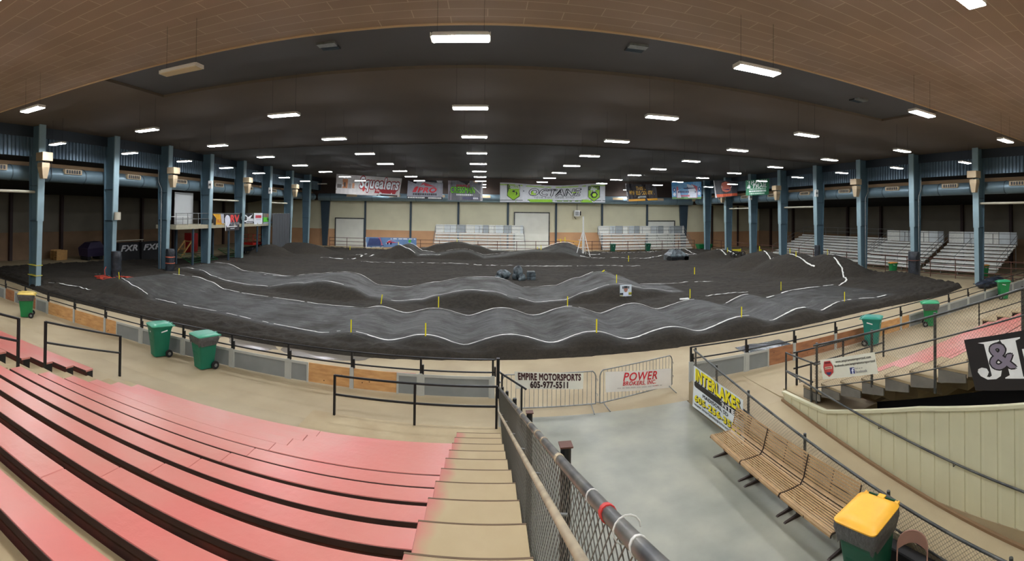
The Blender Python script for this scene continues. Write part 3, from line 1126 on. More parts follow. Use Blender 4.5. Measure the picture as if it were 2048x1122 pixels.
def sloped_fence(name, label, x, ya, yb, ztop, h, posts, wire, mrail, rr=.024, lower=True, mid=None, ties=(), c=.07):
    """chain-link fence in the plane x = const; ztop(y) top rail, fence drops h below it"""
    t = thing(name, label, 'fence', (x, (ya + yb) / 2, ztop((ya + yb) / 2) - h))
    sl = (ztop(yb) - ztop(ya)) / (yb - ya)
    MB().tube([(x, ya, ztop(ya)), (x, yb, ztop(yb))], rr, 12).build('top_rail', mrail, t, smooth=True)
    P = lambda s, tt, n: (x + n, ya + s, ztop(ya) - h + tt + sl * s)
    chain_link(P, yb - ya, h - .01, c).build('chain_link_mesh', wire, t, kind='stuff')
    for y, z0 in posts:
        MB().tube([(x + .05, y, z0), (x + .05, y, ztop(y) + .05)], .03, 8).build('post', M_BLK if wire is M_WIRED else mrail, t, smooth=True)
    if lower:
        MB().tube([(x, ya, ztop(ya) - h), (x, yb, ztop(yb) - h)], rr * .5, 8).build('bottom_wire', mrail, t)
    return t


M_PIPED = mat('dusty_pipe', (176, 160, 130), .6, .1, rgb2=(146, 132, 108), scale=6)
RT = lambda y: EYE - .47 - .335 * y
FX = .395
HR = lambda y: EYE - .60 - .367 * y
f1 = sloped_fence('chain_link_fence', 'chain-link fence with taped dark pipe rail beside the tan plank stairs', FX, .5, 11.4, RT, 1.05,
                  [(.52, RT(.52) - 1.5), (2.45, RT(2.45) - 1.5), (4.4, RT(4.4) - 1.3), (6.5, RT(6.5) - 1.2), (8.6, .7), (10.6, .58)], M_WIRED, mat('scuffed_dark_pipe', (70, 70, 70), .35, .5, rgb2=(120, 116, 108), scale=7))
MB().tube([(.335, .5, HR(.5)), (.335, 5.8, HR(5.8)), (.335, 11.0, HR(11.0))], .021, 10).build('handrail', M_PIPED, f1, smooth=True)
for y in (.9, 1.25, 2.1, 3.1, 4.3, 5.6, 7.4, 9.1):
    MB().tube([(.335, y, HR(y)), (FX, y, HR(y) - .01)], .008, 6).build('handrail_bracket', M_GALV, f1)
M_TIE = mat('white_tape', (210, 208, 200), .6)


def ring_on(y, parent, m_, wd=.012, rad=.027, name='tape_band'):
    d = Vector((0, 1, -SL)).normalized()
    c = Vector((FX, y, RT(y)))
    MB().tube([c - d * wd, c + d * wd], rad, 12).build(name, m_, parent, smooth=True)


for y in (1.12, 1.62, 2.35, 2.95, 3.3, 3.8, 4.6, 5.2, 6.0, 7.0):
    ring_on(y, f1, M_TIE if y < 2 else M_PIPED, .006 if y < 2 else .03, .0265)
ring_on(1.42, f1, plain((200, 50, 45)), .015, .028)
# a looped wire tie sticking up
MB().tube([Vector((FX + .04 * math.cos(a), 1.22, RT(1.22) + .012 + .04 * math.sin(a))) for a in np.linspace(0, 5.6, 14)], .0025, 6).build('wire_tie', M_TIE, f1)
for y in (2.45, 4.4):
    MB().box(FX + .015, FX + .085, y - .035, y + .035, RT(y) + .05, RT(y) + .058).build('post_cap', M_RUST, f1)

# chain-link fence between corridor and ramp
RF = lambda y: 1.58 - .105 * (11.5 - y)
x2 = 5.58
f2 = sloped_fence('chain_link_fence', 'chain-link fence along the ramp behind the slatted benches', x2, 1.2, 11.4, RF, .98,
                  [(y, RAMPZ(y) if y < 9.4 else WZ) for y in (11.4, 10.2, 8.72, 6.75, 4.7, 2.6)], M_WIRE, M_DARKRAIL, .024)
MB().tube([(x2, 1.2, RF(1.2) - .42), (x2, 11.4, RF(11.4) - .42)], .018, 8).build('mid_rail', M_DARKRAIL, f2, smooth=True)
struct('curb_ramp', MB().hexa([(5.6, -4, -.3), (5.66, -4, -.3), (5.66, 11.7, -.02), (5.6, 11.7, -.02),
                               (5.6, -4, .02), (5.66, -4, .02), (5.66, 11.7, WZ + .03), (5.6, 11.7, WZ + .03)]), M_CONC)

# chain-link fence on top of the siding wall
x3 = 7.195
RG = lambda y: EYE - 3.5 if y > 8.3 else (EYE - 3.08 + (8.3 - y) * .352)
f3 = sloped_fence('chain_link_fence', 'chain-link fence above the cream siding wall, with signs hung on it', x3, .8, 8.3, RG, 1.0,
                  [(8.25, .82), (6.5, ROWZ(4) - .1), (4.9, ROWZ(2) - .3), (3.1, ROWZ(0) - .3), (1.4, ROWZ(-2) - .3)], M_WIRE, M_DARKRAIL, .024)
MB().tube([(x3, .8, RG(.8) - .45), (x3, 8.3, RG(8.3) - .45)], .016, 8).build('mid_rail', M_DARKRAIL, f3, smooth=True)
g = thing('guard_rail', 'dark pipe guard rail at the corner of the landing above the ramp', 'railing', (x3, 8.9, LZ0 + .02))
for z in (LZ0 + .95, LZ0 + .5):
    MB().tube([(x3, 8.34, z), (x3, 9.4, z)], .02, 8).build('rail', M_DARKRAIL, g, smooth=True)
for y in (8.4, 9.38):
    MB().tube([(x3, y, LZ0 + .02), (x3, y, LZ0 + .97)], .026, 8).build('post', M_DARKRAIL, g, smooth=True)

# handrail on the siding wall
t = thing('wall_handrail', 'dark pipe handrail bracketed to the cream siding wall', 'handrail', (7.0, 5, 1))
hp = [at_x(a, b_, 7.0) for a, b_ in ((1572, 742), (1740, 826), (1909, 913), (2048, 984))]
sl_h = (hp[3].z - hp[0].z) / (hp[3].y - hp[0].y)
hz = lambda y: hp[0].z + sl_h * (y - hp[0].y)
MB().tube([(7.0, hp[0].y, hz(hp[0].y)), (7.0, .5, hz(.5))], .021, 10).build('rail', M_DARKRAIL, t, smooth=True)
for y in (8.6, 6.1, 4.35, 2.6):
    MB().tube([(7.0, y, hz(y)), (7.0, y, hz(y) - .07), (7.1, y, hz(y) - .07)], .008, 6).build('bracket', M_BLK, t)

# square-tube rails ------------------------------------------------------------
def tube_rail(label, pts, posts, zs, cat='railing', r=.03, m_=None, group=None):
    """rails through pts (x, y, base z) at heights zs; posts at index list or explicit positions"""
    m_ = m_ or M_BLK
    c = sum((Vector(p) for p in pts), Vector()) / len(pts)
    t = thing('guard_rail', label, cat, tuple(c), 0, group)
    for h in zs:
        MB().tube([(p[0], p[1], p[2] + h) for p in pts], r, 8).build('rail', m_, t, smooth=True)
    for p in posts:
        near_ = min(pts, key=lambda q: abs(q[0] - p[0]) + abs(q[1] - p[1])) if abs(pts[0][2] - pts[-1][2]) > .01 else p
        MB().box(p[0] - r, p[0] + r, p[1] - r, p[1] + r, p[2], near_[2] + max(zs) + r * .5).build('post', m_, t)
    return t


tube_rail('black two-bar guard rail on the step edge between benches and walkway', [(-3.18, 9.55, LZ0 + .02), (.29, 9.55, LZ0 + .02)],
          [(-3.18, 9.55, LZ0 + .02), (-1.42, 9.55, LZ0 + .02), (.28, 9.55, LZ0 + .02)], (.86, .45), r=.024)
sp = lambda y: max(LZ0, ROWZ(round((y - 3.5) / PITCH_R - .3)))
tube_rail('black two-bar handrail beside the plank stairs, its feet on step and walkway', [(-8.2, 5.85, 1.73), (-8.72, 8.67, .83)], [(-8.2, 5.85, 1.5), (-8.72, 8.67, .74)], (1.0, .55), r=.026)
tube_rail('black two-bar handrail higher up beside the plank stairs', [(-7.62, 3.4, 2.5), (-7.8, 4.9, 2.0)], [(-7.8, 4.9, 1.75), (-7.62, 3.45, 2.25)], (1.0, .55), r=.026)
tube_rail('dark two-bar guard rail on the landing edge behind the green bins', [(7.5, 9.45, LZ0 + .02), (11.1, 9.45, LZ0 + .02)],
          [(7.6, 9.45, LZ0 + .02), (9.3, 9.45, LZ0 + .02), (11.08, 9.45, LZ0 + .02)], (.86, .45), r=.022)
tube_rail('black handrail beside the far stairs near the last green bin', [(16.24, 6.9, 1.5), (16.24, 8.85, LZ0)], [(16.24, 6.95, 1.2), (16.24, 8.85, .74)], (.95, .5), r=.022)
# short sloping handrail at the corridor end
t = thing('short_handrail', 'short black sloping handrail at the corridor mouth beside the barricade', 'handrail', (.7, 11.5, 0))
a, b_ = at_y(1001, 746, 11.55), at_y(1053, 779, 11.3)
MB().tube([a, b_], .024, 8).build('rail', M_BLK, t, smooth=True)
MB().tube([(a.x + .04, a.y, 0), (a.x + .04, a.y, a.z - .02)], .024, 8).build('post', M_BLK, t, smooth=True)
q = a.lerp(b_, .82)
MB().tube([(q.x, q.y, 0), (q.x, q.y, q.z)], .024, 8).build('post', M_BLK, t, smooth=True)

# panelled fence along the walkway ----------------------------------------------------
M_PGREY = mat('grey_fence_panel', (126, 130, 128), .6, var=.06, scale=2)
M_PFRAME = mat('light_grey_frame', (170, 172, 164), .6, var=.05, scale=3)
M_PLY = mat('plywood', (206, 160, 104), .7, rgb2=(182, 134, 82), scale=2.5, stretch=(1, 1, 4), detail=6)
M_PLYD = mat('weathered_plywood', (164, 112, 74), .7, rgb2=(136, 92, 62), scale=2.5, stretch=(1, 1, 4), detail=6)
FY = 11.68


def panel_fence(label, xs, spec, x_end):
    """xs post positions (ascending); spec per bay: list of (fraction, kind)"""
    t = thing('panel_fence', label, 'fence', ((xs[0] + xs[-1]) / 2, FY, WZ))
    for x in xs:
        MB().box(x - .025, x + .025, FY - .025, FY + .025, WZ + .5, WZ + .97).build('post', M_BLK, t)
        MB().box(x - .05, x + .05, FY - .04, FY + .03, WZ, WZ + .56).build('stud', M_PFRAME, t)
        MB().box(x + .03, x + .08, FY - .03, FY + .03, WZ + .54, WZ + .78).build('clamp', M_BLK, t)
    for z in (WZ + .96, WZ + .64):
        MB().tube([(xs[0], FY, z), (x_end, FY, z)], .021, 8).build('rail', M_BLK, t, smooth=True)
    for (a, b_), sp_ in zip(zip(xs[:-1], xs[1:]), spec):
        u = a + .05
        wid = b_ - a - .1
        acc = 0
        for fr, kind in sp_:
            p0, p1 = u + wid * acc, u + wid * (acc + fr)
            acc += fr
            m_ = {'g': M_PGREY, 'p': M_PLY, 'd': M_PLYD}[kind]
            pn = MB().box(p0 + .01, p1 - .01, FY - .012, FY + .012, WZ + .02, WZ + .53).build('panel', m_, t)
            if kind == 'g':
                fr_ = MB().box(p0, p1, FY - .03, FY - .012, WZ + .47, WZ + .54).box(p0, p0 + .05, FY - .03, FY - .012, WZ, WZ + .47).box(p1 - .05, p1, FY - .03, FY - .012, WZ, WZ + .47)
                fr_.build('panel_frame', M_PFRAME, pn)
            else:
                for q in range(2):
                    kx, kz = random.uniform(p0 + .1, p1 - .1), random.uniform(WZ + .1, WZ + .45)
                    MB().cyl((kx, FY - .016, kz), (kx, FY - .011, kz), .018, 8).build('knot', plain((90, 58, 34)), pn)
    return t


lx = [.24 - 1.83 * k for k in range(0, 14)][::-1]
spec_l = {'-': [(1, 'g')]}
bays = []
for a, b_ in zip(lx[:-1], lx[1:]):
    c = (a + b_) / 2
    if -16.5 < c < -12.7:
        bays.append([(1, 'p')])
    elif -12.7 < c < -10.8:
        bays.append([(.33, 'p'), (.67, 'g')])
    elif -5.5 < c < -3.6:
        bays.append([(.32, 'g'), (.68, 'p')])
    elif -3.6 < c < -1.7:
        bays.append([(.67, 'p'), (.33, 'g')])
    elif c < -16.5:
        bays.append([(.5, 'd'), (.5, 'g')])
    else:
        bays.append([(1, 'g')])
panel_fence('low grey and plywood panel fence with black rails in front of the red benches', lx, bays, .3)
rx_ = [5.62 + 1.83 * k for k in range(0, 14)]
bays = [[(1, 'g')], [(.45, 'g'), (.55, 'd')], [(.6, 'd'), (.4, 'd')], [(1, 'd')], [(1, 'p')], [(.3, 'p'), (.7, 'g')]] + [[(1, 'g')]] * 8
panel_fence('low grey and brown plywood panel fence with dark rails beyond the ramp', rx_, bays, rx_[-1])
t = thing('gate_post', 'black square gate post with hinges at the end of the panel fence', 'post', (.36, FY, WZ))
MB().box(.33, .41, FY - .05, FY + .05, 0, WZ + 1.0).build('post_body', M_BLK, t)
for z in (.75, 1.0, 1.25):
    MB().cyl((.42, FY - .03, z), (.42, FY + .03, z), .025, 8).build('hinge', M_GALV, t)
# red board lying behind the fence
a, b_ = at_z(720, 741, 0.03), at_z(832, 749, .03)
o = MB().hexa([(a.x, a.y - .15, 0), (b_.x, b_.y - .15, 0), (b_.x, b_.y, 0), (a.x, a.y, 0), (a.x, a.y - .15, .07), (b_.x, b_.y - .15, .07), (b_.x, b_.y, .07), (a.x, a.y, .07)]).build('red_board', mat('red_board_paint', (150, 52, 44), .6, var=.15))
tag(o, 'long dark red board lying on the concrete behind the panel fence', 'board')
# black sheet behind the other fence
a = at_z(1475, 692, .02)
o = MB().grid(lambda u, v: (a.x - .2 + 2.2 * u, a.y - 1.0 + .9 * v, .012 + .05 * max(0, math.sin(u * 9 + v * 5)) * u * (1 - u) * 3), 20, 8).build('plastic_sheet', mat('black_plastic', (22, 23, 26), .25, var=.2), smooth=True)
tag(o, 'crumpled black plastic sheet on the concrete behind the grey panel fence', 'plastic sheet')

# ================================================================== BANNERS AND LETTERING
def text_mesh(body, bold=.0, shear=0.0, spacing=1.0):
    """filled text as (verts, faces) in the unit square; bold lays shifted copies over each other"""
    cu = bpy.data.curves.new('txt', 'FONT')
    cu.body = body
    cu.shear = shear
    cu.space_character = spacing * (1.08 if bold else 1)
    cu.resolution_u = 3
    ob = bpy.data.objects.new('txt', cu)
    COL.objects.link(ob)
    bpy.context.view_layer.update()
    me = bpy.data.meshes.new_from_object(ob.evaluated_get(bpy.context.evaluated_depsgraph_get()))
    v = np.array([tuple(x.co)[:2] for x in me.vertices])
    f = [tuple(p.vertices) for p in me.polygons]
    bpy.data.objects.remove(ob)
    bpy.data.curves.remove(cu)
    bpy.data.meshes.remove(me)
    lo, hi = v.min(0), v.max(0)
    if bold:
        n = len(v)
        sh_ = [(0, 0)] + [(bold * math.cos(k * math.pi / 4), bold * math.sin(k * math.pi / 4)) for k in range(8)]
        v = np.concatenate([v + np.array(q) for q in sh_])
        f = [tuple(i + n * k for i in q) for k in range(len(sh_)) for q in f]
    return (v - lo) / (hi - lo), f


class Sheet:
    """a hung sheet: bilinear corners (tl, tr, bl, br) with ripples; print is laid on its face"""

    def __init__(s, tl, tr, bl, br, ripple=.0, waves=3, sag=.0, seed=0):
        s.c = [Vector(p) for p in (tl, tr, bl, br)]
        s.n = (s.c[1] - s.c[0]).cross(s.c[2] - s.c[0]).normalized()
        mid = sum(s.c, Vector()) / 4
        if s.n.dot(Vector((0, 0, EYE)) - mid) < 0:
            s.n = -s.n
        s.r, s.w, s.sag, s.ph = ripple, waves, sag, seed * 1.7

    def P(s, u, v, off=0.0):
        """u across 0..1, v up 0..1"""
        tl, tr, bl, br = s.c
        p = (bl * (1 - u) + br * u) * (1 - v) + (tl * (1 - u) + tr * u) * v
        w_ = s.r * (math.sin(u * s.w * 6.283 + s.ph + v * 1.3) + .5 * math.sin(u * s.w * 15 + v * 4 + s.ph))
        p = p + s.n * (w_ + off)
        p.z -= s.sag * v * math.sin(math.pi * u) ** 2
        return p


def banner(name, label, sh, m_, items, cat='banner', group=None, thick=.006, lift=.008, ropes=0, step=.0015):
    """items: ('rect', u0, v0, u1, v1, rgb) | ('poly', [(u, v)..], rgb) | ('text', body, u0, v0, u1, v1, rgb, bold, shear[, slant])"""
    base = sh.P(.5, 0)
    t = thing(name, label, cat, tuple(base), 0, group)
    nu, nv = 28, 8
    m = MB().grid(lambda u, v: sh.P(u, v, 0), nu, nv).grid(lambda u, v: sh.P(u, v, -thick), nu, nv)
    m.build('sheet', m_, t, smooth=True)
    if ropes:
        for u in (.01, .99):
            p = sh.P(u, 1)
            MB().tube([p, (p.x, p.y, ropes)], .012, 4).build('rope', M_BLK, t)
    for k, it in enumerate(items):
        off = lift + step * k
        m = MB()
        if it[0] == 'rect':
            _, u0, v0, u1, v1, c = it
            m.grid(lambda u, v: sh.P(u0 + (u1 - u0) * u, v0 + (v1 - v0) * v, off), max(1, int(14 * (u1 - u0)) + 1), max(1, int(5 * (v1 - v0)) + 1))
            nm = 'printed_panel'
        elif it[0] == 'poly':
            _, pts, c = it
            m.add([sh.P(u, v, off) for u, v in pts], [tuple(range(len(pts)))])
            nm = 'printed_shape'
        elif it[0] == 'dash':
            # print too small to read in the photograph: a line of short strokes
            _, u0, v0, u1, v1, c = it
            r_ = random.Random(int(u0 * 1000 + v0 * 100))
            u = u0
            while u < u1:
                du = min((u1 - u0) * r_.uniform(.05, .12), u1 - u)
                m.add([sh.P(u, v0, off), sh.P(u + du, v0, off), sh.P(u + du, v1, off), sh.P(u, v1, off)], [(0, 1, 2, 3)])
                u += du + (u1 - u0) * .02
            nm = 'fine_print'
        else:
            _, body, u0, v0, u1, v1, c, bold, shear = it[:9]
            sl_ = it[9] if len(it) > 9 else 0
            v_, f_ = text_mesh(body, bold, shear, it[10] if len(it) > 10 else 1.0)
            m.add([sh.P(u0 + (u1 - u0) * p[0], v0 + (v1 - v0) * p[1] + sl_ * p[0], off) for p in v_], f_)
            nm = 'lettering'
        m.build(nm, plain(c, .5), t, kind='stuff' if nm in ('lettering', 'fine_print') else None)
    return t


def ell(cu, cv, ru, rv, n=20, a0=0, a1=6.283):
    return [(cu + ru * math.cos(a0 + (a1 - a0) * i / n), cv + rv * math.sin(a0 + (a1 - a0) * i / n)) for i in range(n)]


def vinyl(rgb):
    return mat('vinyl_%02x%02x%02x' % rgb, rgb, .45, var=.04, scale=1.5)


WHT, BLKC, REDC = (235, 235, 230), (24, 22, 24), (200, 36, 44)


def hung(c4, y4):
    """corner pixels tl, tr, bl, br at the given distances (left, right)"""
    return [at_y(*c4[0], y4[0]), at_y(*c4[1], y4[1]), at_y(*c4[2], y4[0]), at_y(*c4[3], y4[1])]


# --- far banners hung under the ceiling
sh = Sheet(*hung([(673, 348), (804, 357), (671, 387), (798, 394)], (55.0, 57.6)), ripple=.06, waves=2)
sq = [('rect', 0, 0, 1, 1, (206, 200, 196)), ('poly', [(0, .25), (.3, .3), (.34, 0), (0, 0)], (150, 140, 132)), ('rect', .1, .3, .18, .78, (196, 128, 84)), ('rect', .12, .36, .15, .6, (90, 70, 60)),
      ('rect', .25, .32, .29, .6, (196, 136, 96)), ('rect', .02, .3, .09, .5, (120, 110, 104)), ('rect', .19, .3, .24, .55, (150, 140, 134)),
      ('text', 'Squealers', .37, .2, .965, .93, REDC, .11, .12), ('text', 'Squealers', .37, .2, .965, .93, (60, 24, 28), .075, .12), ('text', 'Squealers', .37, .2, .965, .93, (244, 244, 246), .035, .12),
      ('poly', ell(.43, .32, .02, .13), (205, 40, 40)), ('poly', [(.6, .14), (.93, .14), (.95, .36), (.62, .34)], (176, 40, 50)), ('dash', .63, .22, .92, .33, (240, 200, 196)),
      ('dash', .68, .1, .88, .19, (250, 250, 250)), ('poly', [(.64, 0), (.97, 0), (.97, .08), (.66, .08)], (40, 38, 40)), ('dash', .66, .012, .95, .07, WHT)]
banner('hanging_banner', 'wide banner lettered Squealers with a brick building pictured, hung below the ceiling', sh, vinyl((210, 206, 202)), sq, group='banners under the ceiling', ropes=CZ - .06, step=.004)
sh = Sheet(*hung([(816, 361), (886, 361), (814, 397), (885, 399)], (57.6, 57.6)), ripple=.05, waves=2, seed=1)
it = [('rect', 0, .12, 1, .85, (158, 158, 168)), ('rect', 0, 0, 1, .13, (26, 24, 30)), ('poly', [(0, 1), (.24, .82), (.5, .93), (1, .86), (1, 1)], (26, 24, 30)), ('text', '- INSTALLATION', .5, .885, .97, .965, WHT, .02, .1), ('dash', .1, .87, .46, .93, (200, 200, 205)),
      ('poly', [(.14, .36), (.2, .62), (.44, .86), (.5, .86), (.3, .62), (.24, .36)], (214, 44, 58)), ('text', 'PRO', .3, .36, .82, .62, (214, 44, 58), .04, .25), ('poly', [(.44, .86), (.5, .86), (.82, .66), (.5, .7)], (206, 60, 72)),
      ('dash', .16, .2, .84, .31, (60, 58, 64)), ('dash', .02, .03, .5, .1, WHT), ('dash', .6, .03, .97, .1, WHT)]
banner('hanging_banner', 'grey banner with red PRO emblem and black borders, hung below the ceiling', sh, vinyl((150, 150, 158)), it, group='banners under the ceiling', ropes=CZ - .06, step=.004)
sh = Sheet(*hung([(896, 361), (966, 362), (896, 400), (965, 402)], (57.6, 57.6)), ripple=.07, waves=2, seed=2)
it = [('rect', .0, 0, 1, 1, (112, 112, 118)), ('rect', 0, 0, .1, 1, (150, 140, 146)), ('rect', .94, 0, 1, .96, (205, 205, 205)), ('poly', [(.3, 1), (.55, .78), (.9, 1)], (40, 34, 36)), ('dash', .24, .66, .62, .8, (150, 30, 34)),
      ('text', 'CRESSMAN', .08, .38, .78, .68, (26, 60, 20), .08, .15), ('text', 'CRESSMAN', .08, .38, .78, .68, (128, 214, 46), .03, .15), ('dash', .24, .24, .72, .33, (225, 225, 225)), ('poly', [(.56, .82), (.86, .9), (.8, 1), (.56, .98)], (214, 186, 150)),
      ('poly', [(.42, .06), (.9, .06), (.9, .18), (.42, .18)], (92, 92, 120)), ('dash', .46, .08, .88, .16, (230, 230, 235)), ('poly', [(.72, .66), (.76, .68), (.95, .36), (.95, .3)], (170, 170, 170))]
banner('hanging_banner', 'grey banner lettered CRESSMAN in green, hung below the ceiling', sh, vinyl((120, 120, 126)), it, group='banners under the ceiling', ropes=CZ - .06, step=.004)


def shield(cu, cv, ru, rv):
    L_ = [('poly', [(cu - ru, cv + rv), (cu + ru, cv + rv), (cu + ru, cv - rv * .45), (cu, cv - rv), (cu - ru, cv - rv * .45)], (44, 60, 30)),
          ('poly', [(cu - ru * .9, cv + rv * .45), (cu + ru * .9, cv + rv * .5), (cu + ru * .9, cv - rv * .4), (cu, cv - rv * .92), (cu - ru * .9, cv - rv * .4)], (150, 200, 40)),
          ('poly', ell(cu, cv - rv * .12, ru * .62, rv * .45, 6), (30, 36, 40)), ('poly', ell(cu + ru * .05, cv - rv * .15, ru * .36, rv * .26, 6), (184, 232, 40)),
          ('poly', [(cu + ru * .3, cv + rv * .5), (cu + ru * .5, cv + rv * .5), (cu + ru * .1, cv - rv * .8), (cu - ru * .1, cv - rv * .8)], (150, 200, 40)),
          ('text', 'OCTANE', cu - ru * .8, cv + rv * .58, cu + ru * .8, cv + rv * .9, (150, 190, 50), .02, 0)]
    return L_


sh = Sheet(*hung([(1000, 365), (1210, 367), (1000, 404), (1210, 405)], (57.6, 57.6)), ripple=.08, waves=2.4, sag=.35, seed=3)
it = [('rect', 0, 0, 1, 1, (214, 216, 218)), ('rect', 0, .86, 1, .93, (180, 214, 120)), ('rect', 0, .08, 1, .115, (90, 96, 96)), ('poly', [(.14, 0), (.88, 0), (.86, .15), (.16, .15)], (150, 206, 40)), ('dash', .27, .045, .76, .11, (90, 130, 30))]
it += shield(.125, .5, .06, .42) + shield(.89, .46, .058, .42)
it += [('text', 'OCTANE', .275, .38, .765, .76, (44, 46, 50), .07, .22), ('text', 'OCTANE', .275, .38, .765, .76, (226, 226, 228), .01, .22), ('poly', [(.285, .42), (.335, .42), (.335, .5), (.31, .5), (.315, .62), (.298, .62)], (170, 220, 40)), ('rect', .675, .54, .74, .59, (170, 220, 40)),
       ('text', 'YOUR RIDE. YOUR STYLE.', .32, .23, .71, .32, (84, 86, 90), .012, .15, 0, 1.5), ('poly', ell(.22, .6, .006, .03), (70, 74, 80))]
banner('hanging_banner', 'long white and lime banner lettered OCTANE between two shield emblems', sh, vinyl((214, 216, 218)), it, group='banners under the ceiling', ropes=CZ - .06, step=.004)
sh = Sheet(*hung([(1250, 367), (1311, 368), (1254, 403), (1315, 401)], (57.6, 57.6)), ripple=.1, waves=2, sag=.1, seed=4)
it = [('rect', 0, 0, 1, 1, (44, 38, 42)), ('rect', 0, 0, .05, 1, (200, 196, 196)), ('poly', [(.05, 0), (1, .02), (1, .14), (.05, .12)], (232, 168, 50)), ('text', 'THIS IS', .34, .66, .66, .86, (238, 186, 70), .03, 0), ('text', 'WYFFELS COUNTRY.', .1, .38, .93, .6, (238, 186, 70), .03, 0), ('dash', .42, .2, .62, .3, (170, 180, 180)), ('poly', [(.36, .18), (.4, .3), (.42, .18)], (200, 210, 205))]
banner('hanging_banner', 'black banner lettered THIS IS WYFFELS COUNTRY in yellow with a yellow lower edge', sh, vinyl((48, 42, 46)), it, group='banners under the ceiling', ropes=CZ - .06, step=.004)
sh = Sheet(*hung([(1343, 365), (1403, 363), (1344, 398), (1402, 398)], (56, 56)), ripple=.05, waves=2, seed=5)
it = [('rect', 0, 0, 1, 1, (120, 176, 218)), ('poly', [(.0, .75), (.4, .95), (1, .6), (1, 1), (0, 1)], (86, 158, 214)), ('rect', 0, 0, 1, .12, (108, 150, 90)), ('poly', [(.16, .06), (.86, .06), (.86, .72), (.52, .98), (.16, .72)], (206, 110, 124)), ('poly', [(.18, .08), (.84, .08), (.84, .7), (.52, .94), (.18, .7)], (222, 228, 238)),
      ('poly', [(.26, .62), (.5, .58), (.54, .58), (.78, .62), (.78, .65), (.54, .66), (.52, .74), (.5, .66), (.26, .65)], (60, 70, 110)), ('dash', .2, .36, .82, .48, (92, 92, 130)), ('dash', .3, .14, .7, .24, (206, 96, 110)),
      ('poly', ell(.085, .55, .045, .12), (44, 62, 140)), ('poly', ell(.085, .55, .02, .07), (230, 236, 240)), ('poly', ell(.92, .58, .045, .12), (44, 62, 140)), ('poly', ell(.92, .58, .02, .07), (230, 236, 240)), ('poly', ell(.085, .28, .045, .1), (230, 236, 246)), ('poly', ell(.92, .32, .045, .1), (230, 236, 246))]
banner('hanging_banner', 'light blue banner with a white panel showing a small aeroplane', sh, vinyl((130, 180, 216)), it, group='banners under the ceiling', ropes=CZ - .06, step=.004)
sh = Sheet(*hung([(1427, 361), (1475, 362), (1431, 396), (1475, 392)], (50, 50)), ripple=.05, waves=2, seed=6)
it = [('rect', 0, 0, 1, 1, (84, 82, 88)), ('poly', [(0, 1), (.0, 0), (.08, 0), (.02, 1)], (225, 225, 225)), ('rect', .06, .03, 1, .2, (222, 104, 70)), ('poly', ell(.5, .62, .24, .34, 8), (224, 130, 110)), ('poly', ell(.5, .62, .2, .29, 8), (160, 70, 66)), ('rect', .29, .55, .71, .7, (226, 214, 205)), ('dash', .32, .58, .68, .67, (170, 40, 44)), ('poly', [(.34, .48), (.66, .48), (.5, .3)], (48, 56, 110))]
banner('hanging_banner', 'dark grey banner with a round red badge and orange lower edge', sh, vinyl((84, 82, 88)), it, group='banners under the ceiling', ropes=CZ - .06, step=.004)
sh = Sheet(*hung([(1491, 361), (1538, 357), (1492, 391), (1538, 389)], (43.3, 43.3)), ripple=.05, waves=2, seed=7)
it = [('rect', 0, 0, 1, 1, (58, 128, 92)), ('text', 'TRACK', .08, .7, .92, .95, (236, 240, 236), .04, .2, .02), ('text', '& TRAIL', .05, .46, .9, .67, (236, 240, 236), .04, .2, .02), ('dash', .14, .36, .86, .43, (200, 220, 205)), ('dash', .12, .2, .88, .31, (226, 234, 228)), ('dash', .14, .06, .8, .14, (200, 220, 205))]
banner('hanging_banner', 'green banner lettered TRACK & TRAIL in white, hung by the columns', sh, vinyl((58, 128, 92)), it, group='banners under the ceiling', ropes=CZ - .06, step=.004)
# --- banner on the far arena fence
sh = Sheet(*hung([(731, 474), (833, 476), (732, 495), (833, 493)], (61.3, 61.3)), ripple=.04, waves=2, seed=8)
it = [('rect', 0, 0, 1, 1, (112, 144, 186)), ('rect', 0, 0, .015, 1, WHT), ('rect', 0, 0, .36, .06, WHT), ('rect', .5, .82, .98, .92, WHT), ('poly', [(.03, .2), (.32, .2), (.28, .9), (.08, .9)], (60, 74, 120)), ('poly', [(.08, .4), (.25, .4), (.24, .85), (.1, .85)], (206, 60, 76)), ('dash', .1, .55, .23, .68, (232, 150, 160)), ('poly', [(.24, .95), (.29, .95), (.34, .2), (.29, .2)], (220, 110, 120)), ('poly', [(.4, .4), (.46, .72), (.52, .78), (.66, .5), (.66, .36), (.42, .3)], (232, 232, 240)), ('poly', [(.41, .45), (.46, .66), (.52, .7), (.66, .48), (.6, .44)], (206, 50, 64)),
      ('poly', ell(.44, .42, .022, .14), (30, 30, 70)), ('poly', ell(.5, .4, .022, .14), (30, 30, 70)), ('poly', ell(.87, .62, .03, .2, 8), (90, 190, 70)), ('rect', .02, .1, .36, .16, (40, 50, 90))]
banner('fence_banner', 'blue banner picturing a red and white race car on the far pipe fence', sh, vinyl((112, 144, 186)), it)

# --- banners on the raised platform railing (left)
XP = XL - .15


def hung_x(c4, x):
    return [at_x(*p, x) for p in c4]


